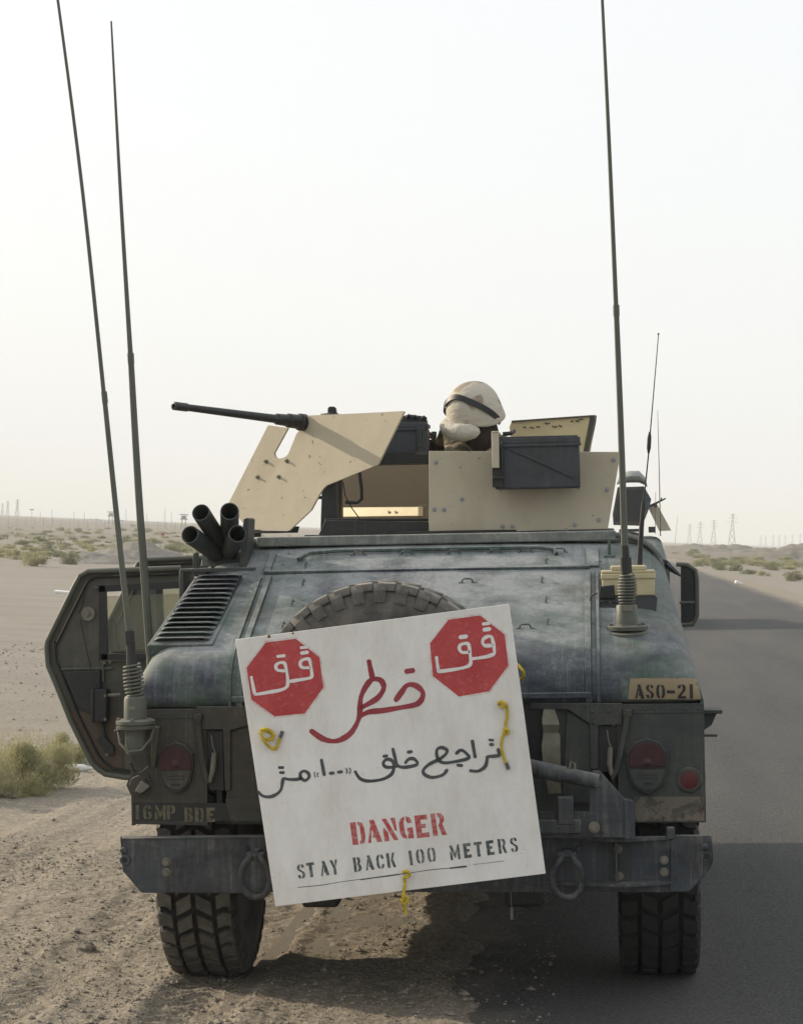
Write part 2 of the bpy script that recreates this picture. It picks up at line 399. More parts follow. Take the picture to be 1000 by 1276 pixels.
def roadmat():
    m, t, b = newmat('dusty_asphalt'); v = coords(t, world=True)
    gr = ramp(t, noise(t, v, 60, 9, .9), [(.38, 0), (.62, 1)])
    big = ramp(t, noise(t, coords(t, (1, .12, 1), world=True), 1.6, 5, .6), [(.3, 0), (.7, 1)])
    c = mixc(t, gr, (.005, .0065, .010), (.110, .113, .116)); c = mixc(t, math_(t, 'MULTIPLY', big, .32), c, (.15, .14, .125))  # bluish tint stands in for blue sky fill, put into the grain
    vo = N(t, 'ShaderNodeTexVoronoi'); vo.inputs['Scale'].default_value = 75; t.links.new(v, vo.inputs['Vector'])
    st = ramp(t, vo.outputs['Distance'], [(.15, 1), (.35, 0)]); c = mixc(t, math_(t, 'MULTIPLY', st, .55), c, (.19, .175, .155))
    xs = N(t, 'ShaderNodeSeparateXYZ'); t.links.new(v, xs.inputs[0])
    e = ramp(t, math_(t, 'ADD', math_(t, 'ABSOLUTE', math_(t, 'SUBTRACT', xs.outputs[0], 2.9)), math_(t, 'MULTIPLY', noise(t, v, 2.0, 6, .7), 1.0)), [(0, 0), (1, 1)])
    e = ramp(t, math_(t, 'DIVIDE', math_(t, 'ADD', math_(t, 'ABSOLUTE', math_(t, 'SUBTRACT', xs.outputs[0], 2.9)), math_(t, 'MULTIPLY', noise(t, v, 2.0, 6, .7), 1.4)), 4.0), [(.80, 0), (.97, .85)])
    c = mixc(t, e, c, (.27, .24, .19))
    t.links.new(c, b.inputs['Base Color']); b.inputs['Roughness'].default_value = .9; b.inputs['Specular IOR Level'].default_value = .25
    bump(t, b, math_(t, 'ADD', noise(t, v, 170, 4, .7), math_(t, 'MULTIPLY', noise(t, v, 5, 3, .5), 1.5)), 1.0, .012)
    return m
M['road'] = roadmat()
def leafmat(name, a, b_):
    m, t, b = newmat(name); v = coords(t)
    f = ramp(t, noise(t, v, 5, 3, .6), [(.35, 0), (.65, 1)]); t.links.new(mixc(t, f, a, b_), b.inputs['Base Color'])
    b.inputs['Roughness'].default_value = .7; b.inputs['Specular IOR Level'].default_value = .2
    tr = N(t, 'ShaderNodeBsdfTranslucent'); t.links.new(mixc(t, f, a, b_), tr.inputs[0])
    mx = N(t, 'ShaderNodeMixShader'); mx.inputs[0].default_value = .3
    o = [n for n in t.nodes if n.type == 'OUTPUT_MATERIAL'][0]
    t.links.new(b.outputs[0], mx.inputs[1]); t.links.new(tr.outputs[0], mx.inputs[2]); t.links.new(mx.outputs[0], o.inputs[0])
    return m
M['leaf'] = leafmat('dusty_green_leaves', (.27, .27, .14), (.44, .41, .25))
M['leafdark'] = leafmat('dark_scrub_leaves', (.17, .18, .095), (.27, .27, .16))  # lightened and greyed, painting distance haze into the leaves
M['twig'] = simple('dry_twig', (.20, .16, .10), .9)
M['rock'] = simple('grey_brown_stone', (.24, .21, .17), .95, .35, 25, bscale=60)
M['fence'] = simple('weathered_fence_post', (.22, .19, .16), .9)
M['lattice'] = simple('galvanised_lattice', (.25, .26, .27), .6)
M['white'] = simple('white_wall', (.72, .72, .70), .8, .08)
M['glasslens'] = simple('dark_lens', (.03, .032, .032), .3, .3, 30)
M['lensred'] = simple('red_tail_lens', (.036, .008, .011), .4, .4, 50)
def glassmat():
    m, t, b = newmat('dusty_window_glass'); v = coords(t)
    o = [n for n in t.nodes if n.type == 'OUTPUT_MATERIAL'][0]
    tr = N(t, 'ShaderNodeBsdfTransparent'); tr.inputs[0].default_value = (.88, .88, .80, 1)
    b.inputs['Base Color'].default_value = (.32, .33, .28, 1); b.inputs['Roughness'].default_value = .35
    f = ramp(t, noise(t, v, 4, 5, .6), [(.3, .12), (.8, .30)])
    mx = N(t, 'ShaderNodeMixShader'); t.links.new(f, mx.inputs[0]); t.links.new(tr.outputs[0], mx.inputs[1]); t.links.new(b.outputs[0], mx.inputs[2]); t.links.new(mx.outputs[0], o.inputs[0])
    return m
M['glass'] = glassmat()

# ------------------------------------------------------------------ ground
def smooth(a, b, x):
    t = np.clip((x-a)/(b-a), 0, 1); return t*t*(3-2*t)
def hbase(x, y):
    x = np.asarray(x, float); s = math.tan(rad(TILT))
    h = s*np.clip(x, -2.6, 5.0)
    h = h + (x < -2.6)*(s*0.35*np.clip(-2.6-x, 0, 2)*-1) 
    return h
_rng = np.random.RandomState(3); _tab = _rng.rand(256, 256)
def vn(x, y):
    xi = np.floor(x).astype(int); yi = np.floor(y).astype(int); fx = x-xi; fy = y-yi
    fx = fx*fx*(3-2*fx); fy = fy*fy*(3-2*fy)
    T = lambda i, j: _tab[i % 256, j % 256]
    return (T(xi, yi)*(1-fx)+T(xi+1, yi)*fx)*(1-fy) + (T(xi, yi+1)*(1-fx)+T(xi+1, yi+1)*fx)*fy - .5
def fbm(x, y, o=4):
    s = 0; a = 1; 
    for k in range(o): s = s+a*vn(x*2**k+17*k, y*2**k+5*k); a *= .5
    return s
def road_left(y):  return .04 + .24*fbm(y*.9, y*0+3.3, 4) + .16*np.exp(-((y+.3)/.6)**2) + .05*vn(y*7, y*0+1)
def road_right(y): return 5.85 + .5*fbm(y*.12, y*0+9.1, 3)
def gheight(x, y):
    x = np.asarray(x, float); y = np.asarray(y, float)
    h = hbase(x, y)
    near = np.exp(-np.maximum(0, np.hypot(x, y-1)-14)/18)
    xl = road_left(y); xr = road_right(y)
    off = np.maximum(smooth(0.25, -.10, x-xl), smooth(-.15, .3, x-xr))     # 1 on the sand, 0 on the road
    sand = .012 + .022*fbm(x*1.1, y*.9, 4) + .014*fbm(x*5, y*4.4, 3)*near + .012*fbm(x*17, y*15, 2)*near + .006*fbm(x*40, y*36, 1)*near
    # ridge of pushed up dirt beside the road and low wind banks
    sand = sand + .035*np.exp(-((x-xl+.12)/.16)**2)*(.6+1.4*vn(y*1.7, x*0+2))
    # wheel ruts
    for xc, w_, d in ((-.93, .16, .022), (-1.55, .12, .010), (-2.35, .17, .011), (-3.3, .3, .02)):
        cx = xc + .25*vn(y*.25, y*0+xc) - .07*np.clip(-y, 0, 4)*(1 if xc < -1 else .2)
        q = (x-cx)/w_
        sand = sand - d*np.exp(-q**4)*near + d*.6*np.exp(-((np.abs(q)-1.35)/.3)**2)*near
        if xc > -2:
            ch = np.sin((y*1.0+np.abs(x-cx)*.9)*2*math.pi/.085)
            sand = sand + .012*ch*np.exp(-(q/.9)**4)*near*(vn(x*2.2, y*1.3) > -.12)*smooth(1.0, .35, y)
    # fine parallel ribs of many passes, bending towards the shoulder
    bend = x + .10*np.clip(1.8-y, 0, 6)**1.6
    for b0, bw, per in ((-1.95, .16, .045), (-2.45, .14, .05), (-1.5, .10, .04), (-2.9, .2, .055)):
        sand = sand + .0045*np.sin((bend-b0)*2*math.pi/per)*np.exp(-((bend-b0)/bw)**4)*near*(.4+vn(x*1.3+9, y*.9)*1.6)
    # tread prints running across behind the truck
    far = smooth(12, 60, np.hypot(x, y))
    und = fbm(x*.035+3, y*.03, 4)
    sand = sand + far*(.14*np.maximum(und, -.15))
    # gravel heap left, low banks right
    sand = sand + smooth(420, 700, y)*smooth(30, -40, x)*1.0
    edge = np.where(off > 0, 1, 0)
    return h + sand*off - .05*(1-off)
def rheight(x, y): return hbase(x, y) + .004 + 0*np.asarray(y, float)

def graded(c0, c1, st, lo, hi, g=1.09):
    a = list(np.arange(c0, c1+1e-6, st)); s = st
    while a[-1] < hi: s *= g; a.append(a[-1]+s)
    b = [c0]; s = st
    while b[-1] > lo: s *= g; b.append(b[-1]-s)
    return np.array(b[:0:-1] + a)
def sheet(name, xs, ys, fn, mat):
    X, Y = np.meshgrid(xs, ys); Zz = fn(X, Y); nx = len(xs); ny = len(ys)
    V = np.stack([X.ravel(), Y.ravel(), Zz.ravel()], 1)
    i = np.arange(nx-1)[None, :] + np.arange(ny-1)[:, None]*nx
    F = np.stack([i, i+1, i+nx+1, i+nx], -1).reshape(-1, 4)
    me = bpy.data.meshes.new(name); me.vertices.add(len(V)); me.vertices.foreach_set('co', V.ravel())
    me.loops.add(F.size); me.loops.foreach_set('vertex_index', F.ravel())
    me.polygons.add(len(F)); me.polygons.foreach_set('loop_start', np.arange(0, F.size, 4)); me.polygons.foreach_set('loop_total', np.full(len(F), 4))
    me.update(); me.validate(); me.shade_smooth(); me.materials.append(mat)
    o = bpy.data.objects.new(name, me); COL.objects.link(o); tag(o, kind='structure'); return o
gx = graded(-2.9, .6, .018, -6000, 6000, 1.065); gy = graded(-1.3, 3.0, .02, -60, 9000, 1.045)
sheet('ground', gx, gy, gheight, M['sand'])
rx = np.linspace(-.75, 6.9, 40); ry = graded(-2, 6, .25, -60, 9000, 1.08)
sheet('road', rx, ry, rheight, M['road'])
def G(px, py, d0=5, d1=6000):
    """ground point seen at a pixel"""
    d = ray(px, py); lo = d0
    t = d0
    while t < d1:
        p = CAMLOC + d*t
        if p.z < float(hbase(p.x, p.y)): break
        t *= 1.01
    return CAMLOC + d*t
def at_dist(px, py, D): return CAMLOC + ray(px, py)*D
def on_ground(x, y): return Vector((x, y, float(gheight(x, y))))

# pebbles and clods: uncountable
def pebbles():
    V = []; F = []
    rng = random.Random(11)
    ico = [(0, 0, 1), (.9, 0, .2), (.28, .85, .25), (-.72, .5, .2), (-.72, -.5, .2), (.28, -.85, .25), (0, 0, -.6)]
    fi = [(0, 1, 2), (0, 2, 3), (0, 3, 4), (0, 4, 5), (0, 5, 1), (6, 2, 1), (6, 3, 2), (6, 4, 3), (6, 5, 4), (6, 1, 5)]
    R = np.random.RandomState(5); n1, n2 = 34000, 6000
    X = np.concatenate([R.uniform(-3.0, .5, n1), -R.uniform(.3, 9, n2)]); Y = np.concatenate([-1.0+5.5*R.rand(n1)**1.3, R.uniform(3, 24, n2)])
    keep = vn(X*1.3, Y*1.1)+.5*vn(X*4, Y*4) > R.uniform(-.6, .35, len(X)); keep &= (X < road_left(Y)) | (R.rand(len(X)) < .25)
    S = .0026*np.exp(np.abs(R.normal(0, .72, len(X)))); S[n1:] *= 2.2; S = np.minimum(S, .024)
    ZZ = np.maximum(gheight(X, Y), np.where(X > road_left(Y), rheight(X, Y), -9))
    for x, y, z, s, ok in zip(X.tolist(), Y.tolist(), ZZ.tolist(), S.tolist(), keep.tolist()):
        if not ok: continue
        n = len(V); a = rng.uniform(0, 6.28); ca, sa = math.cos(a), math.sin(a)
        ex, ey, ez = s*rng.uniform(.7, 1.4), s*rng.uniform(.7, 1.3), s*rng.uniform(.5, .9)
        for p in ico:
            q0 = p[0]*ex; q1 = p[1]*ey*rng.uniform(.8, 1.2)
            V.append((x+q0*ca-q1*sa, y+q0*sa+q1*ca, z+p[2]*ez+ez*.2))
        F += [tuple(i+n for i in f) for f in fi]
    me = bpy.data.meshes.new('pebbles'); me.from_pydata(V, [], F); me.materials.append(M['rock'])
    o = bpy.data.objects.new('pebbles', me); COL.objects.link(o)
    tag(o, 'small stones and clods scattered over the sandy shoulder', 'pebbles', kind='stuff')
pebbles()
def mound(name, px, py, rx, ry, hh, mat, seed, label=None):
    g_ = G(px, py); cx, cy = g_.x, g_.y; xs = np.linspace(-rx*1.6, rx*1.6, 70); ys = np.linspace(-ry*1.6, ry*1.6, 50); X, Y = np.meshgrid(xs, ys)
    r = (X/rx)**2+(Y/ry)**2; rough = fbm((X+seed*3)*1.1, (Y+seed)*.9, 5)
    H_ = hh*np.exp(-r*1.1)*(1+.9*fbm((X+seed)*.35, Y*.3, 3)) + .20*rough*np.exp(-r*.6) + .16*fbm((X+seed)*2.6, Y*2.4, 4)*np.exp(-r*.6) - .05*(r > 2)
    V = [(cx+a, cy+b, float(z0)+h-.04) for a, b, h, z0 in zip(X.ravel(), Y.ravel(), H_.ravel(), gheight(cx+X.ravel(), cy+Y.ravel()))]
    F = [(j*70+i, j*70+i+1, (j+1)*70+i+1, (j+1)*70+i) for j in range(49) for i in range(69)]
    me = bpy.data.meshes.new(name); me.from_pydata(V, [], F); me.materials.append(mat); me.shade_smooth(); o = bpy.data.objects.new(name, me); COL.objects.link(o); tag(o, kind='structure')
for a in (('dirt_heap', 172, 699, 2.1, 3, .95, M['gravel'], 1), ('dirt_heap', 128, 701, 1.5, 3, .55, M['gravel'], 2), ('dirt_heap', 205, 700, 1.6, 3, .5, M['gravel'], 3), ('earth_bank', 905, 692, 7, 8, 1.1, M['gravel'], 4), ('earth_bank', 945, 697, 5, 6, 1.0, M['gravel'], 5), ('earth_bank', 992, 701, 6, 7, 1.2, M['gravel'], 6), ('earth_bank', 868, 689, 7, 9, .9, M['gravel'], 7)): mound(*a)

# ------------------------------------------------------------------ the truck
truck = empty('military_truck', (0, 0, 0), MV)
tag(truck, 'dusty camouflaged armoured truck seen from behind, rear left door open, carrying the white warning sign', 'truck')
PR = [(0.0, 1.149), (0.0, 1.185), (.006, 1.22), (.022, 1.262), (.05, 1.300), (.09, 1.332), (.14, 1.357), (.20, 1.384)]
for k in range(1, 20): PR.append((.20+.9*k/19, 1.384+.9*k/19*.402))
def zt(y):
    for (a, b), (c, d) in zip(PR, PR[1:]):
        if y <= c: return b if c == a else b+(d-b)*(y-a)/(c-a)
    return PR[-1][1]
def section(y, z_t, zb=1.149, wmul=1.0):
    """cross-section from the lower right edge over the top to the lower left edge"""
    H = max(z_t-zb, 1e-4); rz = min(.20, H*.75); pts = []
    for s in (1, -1):
        rxx = .19 if s > 0 else .13
        half = []
        def wside(z): return (1.085-.215*(z-1.149))*wmul
        for k in range(5): z = zb+(H-rz)*k/5; half.append((s*wside(z), z))
        for k in range(0, 9):
            a = math.pi/2*k/8; half.append((s*(wside(z_t-rz)-rxx*(1-math.cos(a))), z_t-rz+rz*math.sin(a)))
        pts.append(half)
    r, l = pts
    xa, xb = r[-1][0], l[-1][0]
    mid = [(xa+(xb-xa)*k/26, z_t+.012*(1-((k-13)/13)**2)*min(1, H/.3)) for k in range(1, 26)]
    return [Vector((x, y, z)) for x, z in r+mid+l[::-1]]
def body_shell():
    mb = MB(); rs = []
    for i, (y, z) in enumerate(PR):
        wm = 1.0
        rs.append(section(y, z, wmul=wm))
    n = len(rs[0])
    for r in rs: mb.v += [tuple(p) for p in r]
    for j in range(len(rs)-1):
        for i in range(n-1):
            a = j*n+i; mb.f.append((a, a+1, a+n+1, a+n))
    return mb
bmb = body_shell()
me = bpy.data.meshes.new('body_shell'); me.from_pydata(bmb.v, [], bmb.f)
bm = bmesh.new(); bm.from_mesh(me); bmesh.ops.remove_doubles(bm, verts=bm.verts, dist=1e-4); bmesh.ops.recalc_face_normals(bm, faces=bm.faces)
BV = BVHTree.FromBMesh(bm); bm.to_mesh(me); bm.free()
me.materials.append(M['body']); me.shade_smooth()
shell = bpy.data.objects.new('body_shell', me); COL.objects.link(shell); shell.parent = truck
sm_ = shell.modifiers.new('thickness', 'SOLIDIFY'); sm_.thickness = .008; sm_.offset = -1
def H(px, py, off=0.0):
    """where a pixel's ray meets the rear body shell, in truck coordinates"""
    c = MVi @ CAMLOC; d = (MVi.to_3x3() @ ray(px, py)).normalized()
    p, n, i, dd = BV.ray_cast(c, d)
    if p is None: return None, None
    if n.dot(d) > 0: n = -n
    return p + n*off, n
def top(x, y, off=0):
    p, n, i, dd = BV.ray_cast(Vector((x, y, 3)), Vector((0, 0, -1)))
    if p is None: p = Vector((x, y, zt(y))); n = Vector((0, -.37, .93))
    if n.z < 0: n = -n
    return p+n*off, n
def strip(mb, x0, x1, h, i0=0, i1=None, xs=None):
    i1 = len(PR) if i1 is None else i1; rs = []
    for k in range(i0, i1):
        y, z = PR[k]; a = PR[max(k-1, 0)]; b = PR[min(k+1, len(PR)-1)]
        t = Vector((0, b[0]-a[0], b[1]-a[1])).normalized(); nn = Vector((0, -t.z, t.y))
        base = Vector((0, y, z+.010*min(1, (z-1.149)/.3)))
        q = lambda x, o: base+Vector((x, 0, 0))+nn*o
        e = (x1-x0)*.28
        rs.append([q(x0, -.012), q(x0+e*.5, h), q(x1-e*.5, h), q(x1, -.012)])
    mb.rings(rs)
SEAM = 20   # profile index of the cross seam (y about .78)
mb = MB(); strip(mb, .645, .675, .012, 0, SEAM); strip(mb, .690, .706, .008, 0, SEAM); mb.build('hatch_edge_rib', M['body'], truck, smooth=50)
mb = MB(); strip(mb, -.675, -.645, .012, 0, SEAM); strip(mb, -.706, -.690, .008, 0, SEAM); mb.build('hatch_edge_rib', M['body'], truck, smooth=50)
# cross seam, upper hatch frame and lower lip
mb = MB(); ys, zs = PR[SEAM]
mb.box((-.01, ys, zs+.014), (1.36, .022, .014), rot=(22, 0, 0)); mb.build('hatch_hinge', M['body'], truck, bevel=.003)
mb = MB(); mb.box((-.01, -.006, 1.176), (1.36, .02, .022)); mb.build('hatch_lower_lip', M['body'], truck, bevel=.004)
mb = MB(); yt = 1.03
for s in (-1, 1):
    p0, _ = top(s*.70, ys, .004); p1, _ = top(s*.66, yt, .004)
    mb.box(((p0.x+p1.x)/2, (p0.y+p1.y)/2, (p0.z+p1.z)/2), (.055 if s > 0 else .03, .20, .012), rot=(22, 0, 0))
mb.builds('hatch_corner_plate', M['body'], truck, bevel=.003)
mb = MB()
mb.tube([top(-.56, .93, .012)[0], top(-.52, .985, .016)[0], top(-.40, 1.0, .016)[0], top(.45, 1.0, .016)[0], top(.52, .985, .014)[0], top(.53, .95, .008)[0]], .009, 6)
mb.build('drip_rail', M['body'], truck)
# tie loops and clips on the slanted back
loopmb = MB(); loopmb.tube([(-.022, 0, 0), (-.020, 0, .012), (-.012, 0, .017), (.012, 0, .017), (.020, 0, .012), (.022, 0, 0)], .0035, 6)
loopmb.box((-.027, 0, .001), (.016, .012, .004)); loopmb.box((.027, 0, .001), (.016, .012, .004))
lm = loopmb.mesh('tie_loop'); lm.materials.append(M['body'])
def onshell(px, py, rz=0, mesh=lm, name='tie_loop', parent=truck, s=1.0):
    p, n = H(px, py)
    if p is None: return
    o = bpy.data.objects.new(name, mesh); COL.objects.link(o); o.parent = parent
    xa = Vector((1, 0, 0)); xa = (xa-n*xa.dot(n)).normalized(); ya = n.cross(xa)
    R = Matrix((xa, ya, n)).transposed().to_4x4()
    o.matrix_local = Matrix.Translation(p) @ R @ Matrix.Rotation(rad(rz), 4, 'Z') @ Matrix.Scale(s, 4)
    return o
for px, py in ((447, 692), (507, 691), (566, 690), (617, 689), (655, 688), (582, 726), (654, 783), (697, 688)): onshell(px, py)
for px, py in ((381, 705), (378, 727), (364, 752), (353, 780), (680, 699), (675, 723), (680, 748), (682, 775)): onshell(px, py, 90, s=.85)
rv = MB(); rv.lathe((0, 0, 0), (0, 0, 1), [(0, .0065), (.002, .006), (.0038, .003)], 8); rvm = rv.mesh('rivet'); rvm.materials.append(M['body'])
for px, py in ((748, 700), (748, 708), (748, 716), (326, 722), (325, 731), (327, 738), (331, 716), (360, 690), (352, 704)): onshell(px, py, mesh=rvm, name='rivet')
# small latch on the upper right of the slant
mb = MB(); p, n = H(759, 692); mb.box(p+Vector((0, 0, .03)), (.014, .012, .085)); mb.box(p+Vector((.015, 0, .065)), (.05, .01, .012)); mb.box(p+Vector((0, -.01, -.005)), (.045, .03, .012))
mb.build('hatch_latch', M['body'], truck, bevel=.003)

# roof
def roof_section(y, z_t, dx=0):
    pts = section(y, z_t, 1.60); return pts
mb = MB(); n = None
ys_ = [1.085, 1.4, 2.0, 2.6, 2.95]
secs = [section(y, 1.785-(.02 if y > 2.9 else 0), 1.56) for y in ys_]
n = len(secs[0])
for r in secs: mb.v += [tuple(p) for p in r]
for j in range(len(secs)-1):
    for i in range(n-1): a = j*n+i; mb.f.append((a, a+1, a+n+1, a+n))
ro = mb.build('roof', M['rooflip'], truck, smooth=50); s_ = ro.modifiers.new('thickness', 'SOLIDIFY'); s_.thickness = .022; s_.offset = -1
mb = MB(); mb.bx(-.76, .78, 1.062, 1.094, 1.751, 1.794)
mb.build('roof_rear_lip', M['rooflip'], truck, bevel=.006)
mb = MB()      # outer drip flap above the right hand doors
mb.prism([(1.0, 1.20, 1.66), (1.055, 1.22, 1.60), (1.062, 1.22, 1.585), (1.0, 1.20, 1.64)], (0, 1.7, 0)); mb.build('drip_flap', M['body'], truck)
mb = MB()
for x in (-.55, .55): mb.bx(x-.02, x+.02, 1.2, 1.5, 1.794, 1.80)
mb.builds('roof_stiffener', M['body'], truck)

# lower body: sides with wheel arches, sills, pillars, floor, bonnet
def side_panel(s):
    x = s*1.085; th = -s*.012
    AX, AR = .72, .56
    pts = [(0.0, 1.149), (0.0, .70), (.10, .70)]
    arc = []
    for k in range(0, 13):
        a = math.pi*k/12; yy = AX-AR*math.cos(a)*1.0; zz = .50+AR*math.sin(a)*.93
        if yy > .12: arc.append((yy, max(zz, .50)))
    pts += [(.16, .70)] + [q for q in arc if q[1] > .7 or q[0] > AX] + [(1.30, .47), (1.34, .47), (1.34, 1.149)]
    mbx = MB(); mbx.prism([(x, y, z) for y, z in pts], (th, 0, 0)); return mbx
for s in (-1, 1): side_panel(s).build('rear_side_panel', M['rear'] if s < 0 else M['body'], truck)
mb = MB(); mb.bx(-.735, .735, .02, 1.3, .70, .73); mb.bx(-.935, .935, 1.302, 3.2, .68, .70); mb.bx(-.70, .70, 1.30, 1.33, .73, 1.60); mb.bx(-.36, .36, 1.35, 3.1, .74, 1.05)
mb.builds('cargo_floor', M['darkm'], truck)
mb = MB()
for s in (-1, 1): mb.bx(s*.76, s*.74, .03, 1.3, .70, 1.15); mb.bx(s*.75, s*1.08, .03, 1.3, 1.10, 1.12)
mb.builds('wheel_housing', M['darkm'], truck)
mb = MB()
for s in (-1, 1):
    mb.bx(s*.93, s*1.085, 1.27, 3.5, .46, .70)
mb.builds('sill', M['body'], truck, bevel=.01)
for y0, y1 in ((1.27, 1.36), (2.08, 2.18), (2.9, 2.99)):
    mb = MB()
    for s in (-1, 1):
        mb.prism([(s*1.07, y0, .70), (s*1.07, y1, .70), (s*.975, y1, 1.62), (s*.975, y0, 1.62)], (-s*.05, 0, 0))
    mb.builds('door_pillar', M['body'], truck, bevel=.005)
mb = MB()   # windscreen frame, cowl, bonnet
mb.prism([(-1.0, 3.0, 1.16), (1.0, 3.0, 1.16), (.93, 2.93, 1.64), (-.93, 2.93, 1.64)], (0, .03, 0))
mb.build('windscreen', M['glass'], truck)
mb = MB(); mb.prism([(-1.08, 2.98, .66), (-1.08, 2.98, 1.19), (-1.08, 3.6, 1.17), (-1.08, 4.62, 1.06), (-1.08, 4.70, .98), (-1.08, 4.70, .82), (-1.08, 4.45, .78), (-1.08, 4.34, 1.0), (-1.08, 3.74, 1.0), (-1.08, 3.56, .66)], (2.16, 0, 0))
mb.build('bonnet', M['body'], truck, bevel=.03)
mb = MB(); mb.bx(-.7, .7, 3.0, 4.6, .55, .98); mb.bx(-.95, .95, 4.68, 4.78, .55, .72); mb.builds('front_frame', M['darkm'], truck, bevel=.01)
# seats inside
for x in (-.62, .62):
    for y in (1.75, 2.55):
        mb = MB(); mb.bx(x-.22, x+.22, y-.25, y+.22, .78, .92); mb.box((x, y-.28, 1.14), (.44, .10, .5), rot=(8, 0, 0)); mb.build('seat', M['seat'], truck, bevel=.03)

# closed doors on the right
for y0, y1 in ((1.36, 2.08), (2.18, 2.9)):
    mb = MB(); mb.prism([(1.088, y0+.01, .72), (1.088, y1-.01, .72), (1.088, y1-.01, 1.16), (1.088, y0+.01, 1.16)], (-.05, 0, 0))
    mb.prism([(1.085, y0+.01, 1.162), (1.085, y0+.09, 1.162), (.995, y0+.09, 1.60), (.995, y0+.01, 1.60)], (-.05, 0, 0))
    mb.prism([(1.085, y1-.09, 1.162), (1.085, y1-.01, 1.162), (.995, y1-.01, 1.60), (.995, y1-.09, 1.60)], (-.05, 0, 0))
    d = mb.build('door', M['body'], truck, bevel=.006)
    mb = MB(); mb.prism([(1.07, y0+.09, 1.17), (1.07, y1-.09, 1.17), (.985, y1-.09, 1.60), (.985, y0+.09, 1.60)], (-.02, 0, 0)); mb.build('window_glass', M['glass'], d)
    mb = MB(); mb.bx(1.088, 1.12, y0+.08, y0+.2, 1.02, 1.05); mb.build('door_handle', M['darkm'], d, bevel=.005)

